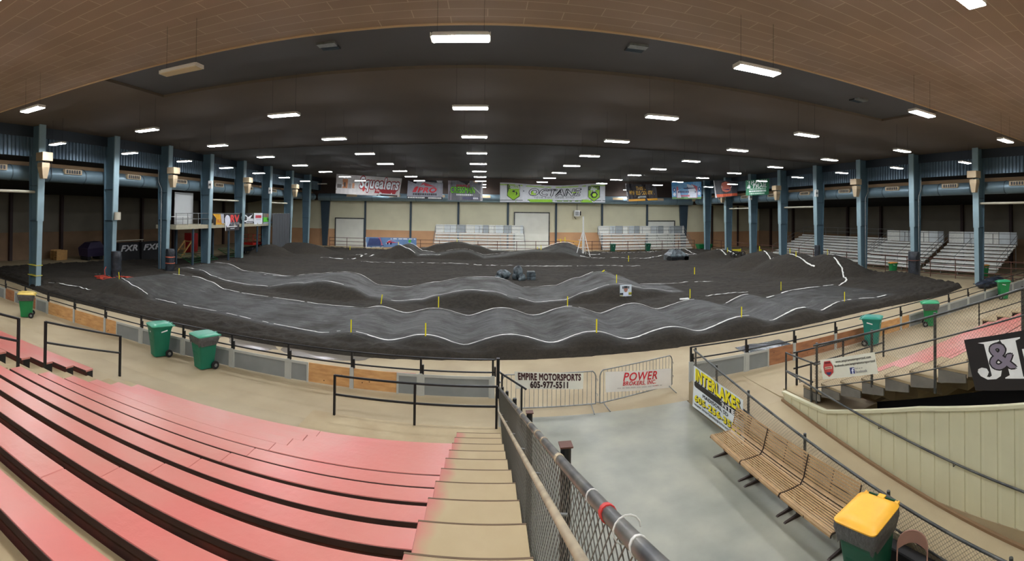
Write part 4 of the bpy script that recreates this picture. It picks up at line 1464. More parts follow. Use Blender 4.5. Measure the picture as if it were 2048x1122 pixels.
for k, (c4, lab, bg, it) in enumerate((
        ([(425, 428), (447, 428), (427, 450), (448, 449)], 'yellow and black banner at the start of the platform railing', (226, 168, 40), [('poly', [(0, 1), (.3, .6), (.2, 0), (0, 0)], BLKC), ('poly', [(.7, 1), (1, 1), (1, .1), (.8, .1)], (190, 190, 200)), ('poly', [(.35, .2), (.7, .2), (.7, .5), (.35, .5)], (200, 120, 60))]),
        ([(449, 428), (479, 428), (450, 462), (478, 460)], 'black banner with large red RV letters and a white badge on the platform railing', (52, 50, 54), [('poly', ell(.18, .6, .18, .34), (225, 225, 235)), ('poly', ell(.18, .58, .12, .26), (90, 90, 150)), ('text', 'RV', .4, .52, .95, .92, (226, 70, 66), .05, 0), ('rect', .36, .36, .98, .48, (150, 150, 156)), ('dash', .4, .38, .94, .46, (60, 60, 64)), ('rect', .1, .22, .85, .28, (220, 220, 220)), ('rect', .35, .1, .65, .15, (200, 200, 200)), ('poly', [(0, 0), (.04, 0), (.06, .5), (0, .5)], WHT)]),
        ([(480, 426), (507, 427), (482, 447), (508, 447)], 'black banner with a white swoosh emblem on the platform railing', (30, 30, 34), [('poly', ell(.3, .5, .26, .36), (235, 235, 235)), ('poly', ell(.33, .5, .16, .22), (30, 30, 34)), ('poly', [(.4, .5), (.95, .95), (.7, .5)], (235, 235, 235)), ('dash', .45, .2, .98, .5, (235, 235, 235)), ('rect', .35, .06, .9, .14, (200, 200, 200))]),
        ([(508, 426), (525, 426), (508, 449), (525, 448)], 'white poster with small red lettering on the platform railing', (228, 232, 236), [('dash', .15, .55, .85, .8, (214, 50, 70)), ('rect', .2, .4, .8, .44, (180, 190, 200))]),
        ([(526, 427), (545, 428), (526, 448), (545, 446)], 'green and brown banner at the end of the platform railing', (120, 112, 104), [('poly', [(0, .2), (.6, .2), (.7, .6), (0, .65)], (90, 196, 50)), ('dash', .1, .3, .6, .55, (40, 90, 30)), ('poly', ell(.5, .8, .12, .16), (180, 120, 100)), ('poly', [(.0, 0), (1, 0), (1, .15), (0, .15)], (160, 170, 190))]))):
    banner('railing_banner', lab, Sheet(*hung_x(c4, XP + .11), ripple=.015, waves=2, seed=k), vinyl(bg), it, group='banners on the platform railing', lift=.02)

# --- barricade banners, fence banners near the camera are added with their fences

# ================================================================== CORRIDOR: BARRICADES, BANNERS, BENCHES
def barricade(label, a, b_, h=1.02):
    """crowd barrier from floor point a to b_"""
    a, b_ = Vector((a[0], a[1], 0)), Vector((b_[0], b_[1], 0))
    d = (b_ - a).normalized()
    nrm = Vector((-d.y, d.x, 0))
    L_ = (b_ - a).length
    t = thing('crowd_barricade', label, 'barricade', tuple((a + b_) / 2))
    Q = lambda s, z, n=0: a + d * s + Vector((0, 0, z)) + nrm * n
    r = .018
    loop = [Q(.0, .14), Q(0, h - .14), Q(.03, h - .06), Q(.09, h), Q(L_ - .09, h), Q(L_ - .03, h - .06), Q(L_, h - .14), Q(L_, .14)]
    MB().tube(loop, r, 8).tube([Q(0, .14), Q(L_, .14)], r, 8).build('frame', M_GALV, t, smooth=True)
    n = 21
    for k in range(1, n):
        MB().cyl(Q(L_ * k / n, .14), Q(L_ * k / n, h - .01), .007, 6).build('bar', M_GALV, t)
    for s in (.12, L_ - .12):
        MB().tube([Q(s, .14), Q(s, .10, -.05), Q(s, .016, -.36)], .014, 6).tube([Q(s, .14), Q(s, .10, .05), Q(s, .016, .36)], .014, 6).build('foot', M_GALV, t, smooth=True)
    for z in (.4, .8):
        MB().tube([Q(L_, z), Q(L_ + .05, z), Q(L_ + .05, z - .06)], .008, 6).build('hook', M_GALV, t)
    t['_L'] = L_
    del t['_L']
    return a, d, nrm, L_


BA = at_z(1012, 818, 0)
y_l = 12.15
a1, d1, n1, L1 = barricade('steel crowd barricade carrying the EMPIRE MOTORSPORTS sign', (.5, y_l), (3.02, y_l + .02))
a2, d2, n2, L2 = barricade('steel crowd barricade carrying the POWER BROKERS sign', (3.14, y_l + .03), (5.56, y_l + .72))


def on_plane(px, py, a, nrm):
    d = Vector(ray(px, py))
    o = Vector((0, 0, EYE))
    t_ = (a - o).dot(nrm) / d.dot(nrm)
    return o + d * t_


off1 = a1 - n1 * .03
c4 = [on_plane(*p, off1, n1) for p in ((1029, 743), (1167, 746), (1031, 777), (1166, 778))]
sh = Sheet(*c4, ripple=.004, waves=1.5)
banner('barricade_banner', 'white banner lettered EMPIRE MOTORSPORTS 605-977-5511 on the barricade', sh, vinyl((222, 220, 205)),
       [('text', 'EMPIRE MOTORSPORTS', .05, .54, .96, .93, (66, 30, 32), .05, 0), ('text', '605-977-5511', .22, .08, .77, .45, (50, 26, 28), .05, 0)], lift=.006)
off2 = a2 - n2 * .03
c4 = [on_plane(*p, off2, n2) for p in ((1211, 744), (1343, 737), (1212, 785), (1343, 775))]
sh = Sheet(*c4, ripple=.012, waves=1.2, seed=2)
banner('barricade_banner', 'white banner lettered POWER BROKERS, INC. in red on the barricade', sh, vinyl((224, 220, 212)),
       [('text', 'POWER', .25, .52, .76, .93, (206, 44, 54), .02, .25), ('text', 'BROKERS, INC.', .24, .26, .74, .49, (206, 44, 54), .025, .25), ('dash', .16, .15, .84, .2, (190, 186, 180)), ('poly', [(.7, .17), (.77, .2), (.77, .18), (.7, .155)], (190, 60, 66))], lift=.006)

# big white sign on the ramp fence
XS = x2 - .07
c4 = [at_x(1388, 731, XS), at_x(1486, 800, XS), at_x(1386, 812, XS), at_x(1489, 891, XS)]
sh = Sheet(*c4, ripple=.01, waves=1, seed=1)
inter = [('text', 'INTERLAKES', .06, .675, .955, .94, (20, 20, 20), .085, 0), ('text', 'INTERLAKES', .05, .69, .945, .955, (250, 232, 20), .05, 0),
         ('poly', [(.05, .51), (.94, .51), (.965, .545), (.965, .615), (.94, .65), (.05, .65), (.025, .615), (.025, .545)], (22, 22, 22)), ('text', 'SPORT CENTER', .07, .53, .93, .63, (240, 240, 236), .03, 0),
         ('text', 'MADISON, SD', .22, .37, .74, .47, (36, 36, 40), .02, 0), ('text', '605-256-3556', .058, .175, .958, .325, (20, 20, 20), .075, 0), ('text', '605-256-3556', .05, .185, .95, .335, (246, 228, 30), .04, 0), ('text', 'www.interlakessportcenter.com', .05, .05, .96, .14, (40, 40, 44), .012, 0)]
banner('fence_sign', 'large white sign lettered INTERLAKES SPORT CENTER in yellow on the ramp fence', sh, vinyl((226, 232, 232)), inter, cat='sign', lift=.006)

# small white sign and black sign on the fence above the siding wall
XS = x3 - .045
c4 = [at_x(1640, 720, XS), at_x(1749, 704, XS), at_x(1646, 759, XS), at_x(1756, 747, XS)]
sh = Sheet(*c4, ripple=.003, waves=1)
it = [('text', 'www.empiremotorsportssd.com', .3, .72, .93, .87, (60, 54, 44), .03, 0), ('text', 'facebook.com/empiremotorsportssd', .27, .52, .985, .67, (60, 54, 44), .03, 0),
      ('poly', [(.05, .62), (.08, .9), (.2, .9), (.245, .62), (.23, .3), (.14, .1), (.06, .3)], (196, 70, 66)), ('rect', .08, .5, .22, .62, (228, 206, 180)), ('rect', .09, .78, .2, .86, (120, 40, 44)), ('poly', [(.09, .34), (.2, .34), (.17, .2), (.12, .2)], (50, 54, 96)), ('text', 'EMPIRE', .09, .53, .21, .59, (150, 40, 44), .03, 0),
      ('rect', .545, .14, .625, .44, (52, 64, 122)), ('text', 'f', .575, .14, .615, .4, (230, 232, 240), .03, 0), ('text', 'find us on', .64, .33, .77, .42, (150, 146, 140), .01, 0), ('text', 'facebook', .64, .15, .84, .28, (150, 148, 150), .02, 0)]
banner('fence_sign', 'small white sign with red badge and web addresses on the upper chain-link fence', sh, vinyl((232, 230, 210)), it, cat='sign', lift=.004)
c4 = [at_x(1928, 680, XS), at_x(2046, 661, XS), at_x(1951, 781, XS), at_x(2110, 778, XS)]
ytr = c4[0].y - 2.2
tr_ = Vector((XS, ytr, c4[0].z + (c4[1].z - c4[0].z) * (ytr - c4[0].y) / (c4[1].y - c4[0].y)))
br_ = Vector((XS, ytr, c4[2].z + (c4[3].z - c4[2].z) * (ytr - c4[2].y) / (c4[3].y - c4[2].y)))
sh = Sheet(c4[0], tr_, c4[2], br_, ripple=.004, waves=1)


def box_uv(px, py):
    p = at_x(px, py, XS)
    best = (0, 0)
    for _ in range(1):
        # invert the bilinear map by a few Newton steps
        u, v = .2, .5
        for _i in range(12):
            q = sh.P(u, v)
            e = p - q
            du, dv = (sh.P(u + 1e-3, v) - q) / 1e-3, (sh.P(u, v + 1e-3) - q) / 1e-3
            A = np.array([[du.y, dv.y], [du.z, dv.z]])
            s_ = np.linalg.solve(A, np.array([e.y, e.z]))
            u, v = u + s_[0], v + s_[1]
        best = (u, v)
    return best


J = [(1956, 686), (1998, 679.5), (1999, 682), (1992, 685), (2004, 741), (2002, 752), (1993, 758), (1976, 759), (1962, 752), (1956, 744), (1957, 738), (1964, 735), (1974, 737), (1978, 744), (1976, 750), (1974, 753), (1980, 754), (1984, 751), (1968, 688)]
Jp = [box_uv(*q) for q in J]
I2 = [(2000, 680), (2040, 674), (2040, 677), (2031, 681), (2047, 753), (2062, 754), (2062, 757), (2011, 757), (2011, 755), (2020, 750), (2004, 686)]
Ip = [box_uv(*q) for q in I2]
amp = [box_uv(*q) for q in ((1985, 738), (2032, 738), (2032, 683))]
u0, v0 = amp[0]
u1, v1 = amp[1][0], amp[2][1]
it = [('poly', Jp, (236, 236, 232)), ('poly', Ip, (236, 236, 232)), ('text', '&', u0, min(v0, v1), u1, max(v0, v1), (28, 24, 28), .06, -.1), ('text', '&', u0, min(v0, v1), u1, max(v0, v1), (134, 124, 138), .022, -.1),
      ('poly', [box_uv(2044, 698), box_uv(2052, 697), box_uv(2056, 720), box_uv(2050, 722)], (236, 236, 232))]
banner('fence_sign', 'black sign with large white J&J letters on the upper chain-link fence', sh, vinyl((34, 31, 32)), it, cat='sign', lift=.004)

# slatted benches -----------------------------------------------------------------
M_SLAT = mat('tan_bench_slat', (170, 138, 96), .45, var=.10, scale=5)
M_SLATD = mat('brown_bench_strap', (52, 38, 30), .5)


def slat_bench(y0, y1, label, x_front=4.79):
    t = thing('slatted_bench', label, 'bench', (5.1, (y0 + y1) / 2, 0), 0, 'slatted benches in the corridor')
    prof = []                       # (x, z) of slat centres: rolled front edge, seat, curved back
    for k in range(3):
        a = math.radians(200 - k * 55)
        prof.append((x_front + .03 + .035 * math.cos(a), .425 + .035 * math.sin(a)))
    for k in range(8):
        prof.append((x_front + .07 + k * .05, .455 - .004 * k + .0006 * k * k))
    for k in range(3):
        prof.append((x_front + .47 + .03 * k, .45 + .025 * k + .006 * k * k))
    for k in range(9):
        prof.append((x_front + .55 + .014 * k, .55 + .047 * k))
    for k, (x, z) in enumerate(prof):
        nx, nz = (prof[min(k + 1, len(prof) - 1)][0] - prof[max(k - 1, 0)][0]), (prof[min(k + 1, len(prof) - 1)][1] - prof[max(k - 1, 0)][1])
        L_ = math.hypot(nx, nz)
        nx, nz = nx / L_ * .0155, nz / L_ * .0155
        tx, tz = -nz * .35, nx * .35
        MB().hexa([(x - nx - tx, y0 + .01, z - nz - tz), (x + nx - tx, y0 + .01, z + nz - tz), (x + nx - tx, y1 - .01, z + nz - tz), (x - nx - tx, y1 - .01, z - nz - tz),
                   (x - nx + tx, y0 + .01, z - nz + tz), (x + nx + tx, y0 + .01, z + nz + tz), (x + nx + tx, y1 - .01, z + nz + tz), (x - nx + tx, y1 - .01, z - nz + tz)]).build('slat', M_SLAT, t, fix=True)
    for y in (y0 + .012, (y0 + y1) / 2, y1 - .012):
        m = MB()
        pp = [(x + .012, y, z - .014) if k > 12 else (x, y, z - .018) for k, (x, z) in enumerate(prof)]
        m.tube(pp, .014, 6)
        m.build('strap', M_SLATD, t, smooth=True)
    for y in (y0 + .1, y1 - .1):
        m = MB()
        m.box(x_front + .3, x_front + .36, y - .025, y + .025, .03, .43)
        m.hexa([(x_front + .02, y - .025, 0), (x_front + .62, y - .025, 0), (x_front + .62, y + .025, 0), (x_front + .02, y + .025, 0),
                (x_front + .05, y - .02, .02), (x_front + .36, y - .02, .06), (x_front + .36, y + .02, .06), (x_front + .05, y + .02, .02)])
        m.build('leg', M_SLATD, t)
    return t


slat_bench(7.72, 8.95, 'tan slatted metal bench beside the INTERLAKES sign')
slat_bench(6.44, 7.7, 'tan slatted metal bench between the two other slatted benches')
slat_bench(5.12, 6.42, 'tan slatted metal bench beside the yellow-lidded green bin')

# ================================================================== BINS
M_BIN = mat('green_bin_plastic', (14, 104, 78), .45, var=.07, scale=3)
M_BIN2 = mat('mid_green_bin_plastic', (20, 122, 66), .45, var=.07, scale=3)
M_BIN3 = mat('deep_green_bin_plastic', (10, 78, 56), .45, var=.07, scale=3)
M_LIDG = mat('pale_green_lid', (70, 156, 124), .35, var=.05, scale=3)
M_LIDY = mat('yellow_lid', (252, 186, 52), .4, var=.05, scale=4)
M_LIDP = mat('pale_yellow_lid', (226, 196, 100), .4, var=.05, scale=4)
M_LIDO = mat('orange_lid', (222, 146, 60), .4, var=.05, scale=4)
M_LINER = mat('grey_bin_liner', (80, 78, 76), .35, var=.15, scale=9, bump=.5, bscale=14)
M_RUB = mat('black_rubber', (24, 24, 24), .8)


def rrect(hx, hy, c, z, dx=0, dy=0, n=3):
    pts = []
    for sx, sy, a0 in ((1, 1, 0), (-1, 1, 90), (-1, -1, 180), (1, -1, 270)):
        for k in range(n + 1):
            a = math.radians(a0 + 90 * k / n)
            pts.append((dx + sx * (hx - c) + c * math.cos(a), dy + sy * (hy - c) + c * math.sin(a), z))
    return pts


def bin_cart(label, loc, rz, mb_, ml, liner=False, h=1.05, group='wheeled bins'):
    """front of the cart faces local -Y, hinge and wheels at +Y"""
    s = h / 1.05
    t = thing('wheeled_bin', label, 'bin', loc, rz, group)
    bd = MB().loft([rrect(.21, .23, .05, .03, 0, .02), rrect(.22, .24, .05, .2, 0, .02), rrect(.275, .30, .05, .80, 0, 0), rrect(.285, .33, .05, .9, 0, 0), rrect(.3, .345, .05, .93, 0, 0), rrect(.3, .345, .05, .96, 0, 0)])
    bd.v = [(x * s, y * s, z * s) for x, y, z in bd.v]
    body = bd.build('body', mb_, t, smooth=True, world=False)
    rc = MB()
    # recessed front face pieces and lift bar
    rc.box(-.17 * s, .17 * s, -.262 * s, -.235 * s, .47 * s, .505 * s)
    rc.build('lift_bar', mb_, body, world=False)
    gr = MB().box(-.2 * s, .2 * s, -.285 * s, -.2 * s, .66 * s, .7 * s)
    gr.build('grip_ridge', mb_, body, world=False)
    if liner:
        lm = MB()
        rings = []
        for z, e in ((.72, .02), (.8, .03), (.88, .022), (.965, .014)):
            rr_ = rrect(.275 + (.03 if z > .85 else .0) + e, .305 + (.03 if z > .85 else .0) + e, .07, z, n=6)
            rings.append([((x + .006 * math.sin(k * 2.1 + z * 30)) * s, (y + .006 * math.cos(k * 1.7 + z * 22)) * s, (zz + (.035 * math.sin(k * 1.3) if z < .75 else 0)) * s) for k, (x, y, zz) in enumerate(rr_)])
        lm.loft(rings, cap=False)
        lm.build('bin_liner', M_LINER, t, smooth=True, world=False)
    ld = MB().loft([rrect(.315, .36, .07, .965, 0, 0), rrect(.32, .365, .07, .985, 0, 0), rrect(.305, .35, .09, 1.005, 0, 0), rrect(.24, .27, .1, 1.04, 0, .02), rrect(.2, .22, .1, 1.046, 0, .03)])
    ld.v = [(x * s, y * s, z * s) for x, y, z in ld.v]
    lid = ld.build('lid', ml, t, smooth=True, world=False)
    MB().box(-.22 * s, .22 * s, -.2 * s, -.19 * s, 1.028 * s, 1.036 * s).build('lid_crease', ml, lid, world=False)
    hb = MB().tube([(-.24 * s, .36 * s, .96 * s), (-.24 * s, .42 * s, .97 * s), (.24 * s, .42 * s, .97 * s), (.24 * s, .36 * s, .96 * s)], .018 * s, 8)
    hb.build('handle', mb_, t, smooth=True, world=False)
    for sx in (-.24, .24):
        MB().box((sx - .03) * s, (sx + .03) * s, .34 * s, .43 * s, .95 * s, .985 * s).build('hinge', ml, t, world=False)
    MB().box(-.05 * s, .05 * s, .35 * s, .44 * s, .96 * s, 1.0 * s).build('lid_grip', ml, lid, world=False)
    MB().cyl((-.27 * s, .24 * s, .115 * s), (.27 * s, .24 * s, .115 * s), .012, 6).build('axle', M_GALV, t, world=False)
    for sx in (-.27, .27):
        wl = MB().cyl(((sx - .03) * s, .24 * s, .115 * s), ((sx + .03) * s, .24 * s, .115 * s), .115 * s, 16).build('wheel', M_RUB, t, smooth=True, world=False)
        MB().cyl(((sx - .035) * s, .24 * s, .115 * s), ((sx + .035) * s, .24 * s, .115 * s), .05 * s, 10).build('hub', M_GALV, wl, world=False)
    for quad in (
            [(.292 * s, -.05 * s, .78 * s), (.297 * s, .16 * s, .83 * s), (.299 * s, .16 * s, .87 * s), (.297 * s, -.05 * s, .82 * s)],
            [(-.297 * s, -.05 * s, .82 * s), (-.299 * s, .16 * s, .87 * s), (-.297 * s, .16 * s, .83 * s), (-.292 * s, -.05 * s, .78 * s)],
            [(-.05 * s, -.302 * s, .76 * s), (.03 * s, -.302 * s, .76 * s), (.03 * s, -.308 * s, .8 * s), (-.05 * s, -.308 * s, .8 * s)]):
        MB().add(quad, [(0, 1, 2, 3)]).build('sticker', plain((225, 228, 224)), t, world=False)
    bpy.context.view_layer.update()
    return t


def floor_pt(px, py, z):
    p = at_z(px, py, z)
    if p.y > 11.14:
        p = p * (11.14 / p.y)
    return (p.x, p.y, z)


bin_cart('green wheeled bin with pale green lid and a smaller sticker, by the grey panels', floor_pt(318, 702, WZ), math.radians(-28), M_BIN, M_LIDG)
bin_cart('green wheeled bin with pale lid and grey rim, next to the wet concrete', floor_pt(407, 731, WZ), math.radians(-24), M_BIN, M_LIDG, liner=True)
bin_cart('green wheeled bin with pale yellow lid by the plywood fence panels', floor_pt(52, 633, WZ), math.radians(-40), M_BIN2, M_LIDP, liner=True)
bin_cart('teal-green wheeled bin in front of the brown plywood panels', floor_pt(1745, 672, WZ), math.radians(32), mat('teal_bin_plastic', (16, 118, 104), .45, var=.06), mat('teal_lid', (30, 136, 116), .4))
bin_cart('bright green wheeled bin with a grey rim beyond the teal bin', floor_pt(1861, 639, WZ), math.radians(40), M_BIN2, mat('bright_green_lid', (44, 152, 100), .4), liner=True)
bin_cart('green wheeled bin beside the heap of black plastic', floor_pt(2007, 596, WZ), math.radians(44), M_BIN2, mat('bright_green_lid', (44, 152, 100), .4))
bin_cart('dark green wheeled bin with bright yellow lid and grey liner beside the slatted bench', (4.86, 4.45, 0), math.radians(-78), M_BIN3, M_LIDY, liner=True, h=1.12)
p = at_z(1786, 545, .0)
bin_cart('small green bin with orange lid before the aluminium bleachers, by the wrapped column', (32.2, p.y * 32.2 / p.x, 0), math.radians(70), M_BIN2, M_LIDO, h=1.1)
p = at_z(1968, 562, 0)
bin_cart('green bin with orange-brown lid behind the column with the plastic heap', (34.3, p.y * 34.3 / p.x, 0), math.radians(70), M_BIN2, M_LIDO, h=1.15)
for k, (px, lab) in enumerate(((1229, 'dark green bin at the back fence, farther from the dirt-covered machine'), (1300, 'dark green bin at the back fence near the plastic-covered machine'))):
    p = at_y(px, 498, 60.9)
    bin_cart(lab, (p.x, 61.75, 0), 0, M_BIN3, M_BIN3, h=1.25)

# folding chair --------------------------------------------------------------------
M_CHAIR = mat('brown_enamel', (150, 112, 96), .35, .2, var=.06, scale=4)
t = thing('folding_chair', 'brown metal folding chair beside the yellow-lidded green bin', 'chair', (4.98, 3.78, 0), math.radians(-60))
m = MB().loft([[(x, y, z + .43) for x, y, z in rrect(.2, .19, .06, 0, 0, 0)], [(x, y, z + .45) for x, y, z in rrect(.205, .2, .06, 0, 0, 0)], [(x, y, z + .443) for x, y, z in rrect(.16, .15, .06, 0, 0, 0)]])
m.build('seat', M_CHAIR, t, smooth=True, world=False)
# the back looks toward the camera side: curved metal panel
m = MB()
outer = []
for k in range(17):
    a = math.pi * k / 16
    outer.append((-.2 * math.cos(a) if True else 0, .62 + .2 * math.sin(a) * .9))


def backp(u, v):
    x = -.2 + .4 * u
    top = .70 + .10 * math.sqrt(max(0, 1 - ((u - .5) * 2) ** 2))
    bot = .60 + .06 * math.sin(math.pi * u)
    z = bot + (top - bot) * v
    return (x, .2 + (z - .45) * .22 + .05 * math.sin(math.pi * u), z)


m.grid(backp, 16, 5).grid(lambda u, v: tuple(np.array(backp(u, v)) + (0, .012, 0)), 16, 5)
m.build('backrest', M_CHAIR, t, smooth=True, world=False)
fr = MB()
loop = [(-.21, -.22, 0), (-.21, .19, .47)] + [(-.21 * math.cos(math.pi * k / 10), .2 + (.66 + .15 * math.sin(math.pi * k / 10) - .45) * .22 + .05 * math.sin(math.pi * k / 10), .66 + .15 * math.sin(math.pi * k / 10)) for k in range(11)] + [(.21, .19, .47), (.21, -.22, 0)]
fr.tube(loop, .012, 8)
fr.build('frame', M_CHAIR, t, smooth=True, world=False)
for sx in (-.18, .18):
    MB().tube([(sx, .26, 0), (sx, -.12, .43)], .011, 8).build('leg', M_CHAIR, t, smooth=True, world=False)
MB().tube([(-.18, .2, .07), (.18, .2, .07)], .008, 6).build('stretcher', M_CHAIR, t, world=False)
# black block painting curb shade and a black wheel behind bin and chair
o = MB().bevbox(5.36, 5.55, 3.0, 4.9, 0, .3, .02).build('curb_shade_block', mat('curb_shade_black', (22, 20, 20), .6))
tag(o, 'long black block of painted curb shade and wheel behind the bin and chair', 'painted shade')

# ================================================================== FAR ARENA: FENCES, BLEACHERS
def pipe_fence(label, pts, hs=(1.55, 1.05, .55), m_=M_RUST, step=2.6, r=.035, group=None):
    c = sum((Vector(p) for p in pts), Vector()) / len(pts)
    t = thing('pipe_fence', label, 'fence', (c.x, c.y, 0), 0, group)
    for (a, b_) in zip(pts[:-1], pts[1:]):
        a, b_ = Vector(a), Vector(b_)
        for h in hs:
            MB().tube([a + Vector((0, 0, h)), b_ + Vector((0, 0, h))], r, 6).build('rail', m_, t, smooth=True)
        n = max(1, round((b_ - a).length / step))
        for k in range(n + (1 if b_ == Vector(pts[-1]) else 0)):
            p = a.lerp(b_, k / n)
            MB().tube([p, p + Vector((0, 0, max(hs) + .04))], r * 1.15, 6).build('post', m_, t)
    return t


pipe_fence('brown pipe fence across the far end in front of the end-wall bleachers', [(-21.9, 62.4, 0), (30.5, 62.4, 0)])
pipe_fence('brown pipe fence running before the side bleachers', [(32.9, 61, 0), (32.9, 12.5, 0)], hs=(1.6, 1.1, .6, .3))


def bleacher(label, loc, rz, L_, rows, rise=.26, run=.62, panels=True, rails=True, group='aluminium bleachers', gap=None):
    """aluminium bleacher; rows along local X, climbing toward local +Y"""
    t = thing('aluminium_bleacher', label, 'bleacher', loc, rz, group)
    B = lambda m, n, mm=M_ALU, par=t: m.build(n, mm, par, world=False)
    for k in range(rows):
        y, z = k * run, .42 + k * rise
        B(MB().box(-L_ / 2, L_ / 2, y, y + .26, z - .04, z), 'seat_plank')
        B(MB().box(-L_ / 2, L_ / 2, y - .02, y, z - .16, z - .02), 'riser_board')
        if k:
            B(MB().box(-L_ / 2, L_ / 2, y - .34, y - .06, z - .24 - .04, z - .24), 'foot_plank')
    for x in np.arange(-L_ / 2 + .2, L_ / 2, 1.83):
        m = MB()
        top = .42 + (rows - 1) * rise
        m.bar((x, 0, 0), (x, 0, .38), .05).bar((x, (rows - 1) * run + .2, 0), (x, (rows - 1) * run + .2, top - .04), .05).bar((x, 0, .3), (x, (rows - 1) * run + .2, top - .1), .05).bar((x, 0, .04), (x, (rows - 1) * run + .2, .04), .05)
        B(m, 'support_frame', M_GALV)
    yb_, zb = (rows - 1) * run + .3, .42 + (rows - 1) * rise
    if panels:
        x = -L_ / 2
        k = 0
        r_ = random.Random(int(abs(loc[0]) * 10))
        while x < L_ / 2 - .2:
            w_ = min(r_.choice((.9, 1.2, 1.8, 1.4)), L_ / 2 - x)
            mm = (M_ALU, mat('mill_finish_panel', (216, 222, 222), .3, .5, var=.05, scale=2), mat('dull_panel', (168, 174, 176), .5, .5, var=.05, scale=2))[k % 3]
            B(MB().box(x + .03, x + w_ - .03, yb_, yb_ + .03, zb + .05, zb + 1.2), 'back_panel', mm)
            x += w_
            k += 1
    if rails:
        m_ = M_GALV
        for h in (.55, 1.05):
            B(MB().tube([(-L_ / 2, yb_ - .05, zb + h), (L_ / 2, yb_ - .05, zb + h)], .025, 6), 'back_rail', m_)
        for x in np.arange(-L_ / 2, L_ / 2 + .1, L_ / max(1, round(L_ / 2.2))):
            B(MB().tube([(x, yb_ - .05, zb - .1), (x, yb_ - .05, zb + 1.05)], .025, 6), 'rail_post', m_)
        for sx in (-L_ / 2 - .04, L_ / 2 + .04):
            m = MB()
            for h in (.45, .95):
                m.tube([(sx, .2, .42 + h), (sx, yb_, zb + h)], .022, 6)
            for q in (0, .5, 1):
                yy, z0 = .2 + (yb_ - .2) * q, .42 + (zb - .42) * q
                m.tube([(sx, yy, z0 - .1), (sx, yy, z0 + .95)], .022, 6)
            B(m, 'side_rail', m_)
    if gap:
        # a short handrail in the middle
        m = MB()
        for yy in (run * .8, run * (rows - 2)):
            m.tube([(gap, yy, .42 + rise * yy / run - .1), (gap, yy, 1.3 + rise * yy / run)], .02, 6)
        m.tube([(gap, run * .8, 1.3 + rise * .8), (gap, run * (rows - 2), 1.3 + rise * (rows - 2))], .02, 6)
        B(m, 'centre_handrail', M_GALV)
    bpy.context.view_layer.update()
    return t


xa, xb = at_y(866, 500, 63.2).x, at_y(1050, 500, 63.2).x
bleacher('aluminium bleacher between the two larger white roller doors, against the end wall', ((xa + xb) / 2, 63.3, 0), 0, xb - xa, 6, .4, .55)
xa, xb = at_y(1206, 500, 63.2).x, at_y(1385, 500, 63.2).x
bleacher('aluminium bleacher in front of the short white roller door at the end wall', ((xa + xb) / 2, 63.3, 0), 0, xb - xa, 6, .4, .55)
bleacher('aluminium side bleacher with back panels beside the black plastic heap', (35.2, 21.4, 0), -math.pi / 2, 7.6, 8, .29, .62, gap=-.6)
bleacher('aluminium side bleacher with back panels behind the wrapped column', (35.2, 29.6, 0), -math.pi / 2, 7.6, 8, .29, .62, gap=1.0)
bleacher('long open aluminium side bleacher with pipe rails and no back panels', (36.2, 42.2, 0), -math.pi / 2, 16.4, 9, .28, .66, panels=False, gap=-3)

# ================================================================== RAISED PLATFORM AND PIT (platform side)
PZ = 3.85
t = thing('raised_platform', 'raised cream deck with pipe railing between the blue columns', 'platform', (-26.6, 40, 0))
MB().box(-26.4, XP + .1, 30.4, 50.0, PZ - .34, PZ).build('deck', mat('cream_deck', (176, 168, 142), .7, var=.06), t)
for y in (33, 39, 45, 49.8):
    MB().box(-26.3, -26.1, y - .1, y + .1, 0, PZ - .34).build('leg', M_BLUED, t)
    MB().box(XP - .1, XP + .05, y - .08, y + .08, 0, PZ - .34).build('leg', M_BLUED, t)
for h in (.55, 1.05):
    MB().tube([(XP + .05, 30.4, PZ + h), (XP + .05, 50, PZ + h)], .03, 6).build('rail', M_GALV, t, smooth=True)
for k in range(13):
    y = 30.45 + k * 1.62
    MB().tube([(XP + .05, y, PZ), (XP + .05, y, PZ + 1.05)], .03, 6).build('rail_post', M_GALV, t)
# folding table and chairs on the deck
t = thing('folding_table', 'white folding table on the raised platform', 'table', (-25.6, 32.2, PZ))
MB().box(-25.7, -24.9, 31.0, 33.4, PZ + .7, PZ + .74).build('table_top', M_WHITE, t)
for x in (-25.6, -25.0):
    for y in (31.2, 33.2):
        MB().tube([(x, y, PZ), (x, y, PZ + .7)], .02, 6).build('leg', M_GALV, t)
a, b_ = at_x(350, 384, -26.2), at_x(386, 427, -26.2)
t = thing('projection_screen', 'tall pale grey board standing on the raised platform', 'board', (-26.2, (a.y + b_.y) / 2, PZ))
MB().box(-26.26, -26.2, a.y, b_.y, PZ, a.z).build('board_face', mat('pale_grey_board', (196, 198, 196), .6), t)
for q in (a.y + .1, b_.y - .2):
    MB().box(-26.3, -26.26, q, q + .1, PZ, a.z - .1).build('back_brace', M_GALV, t)
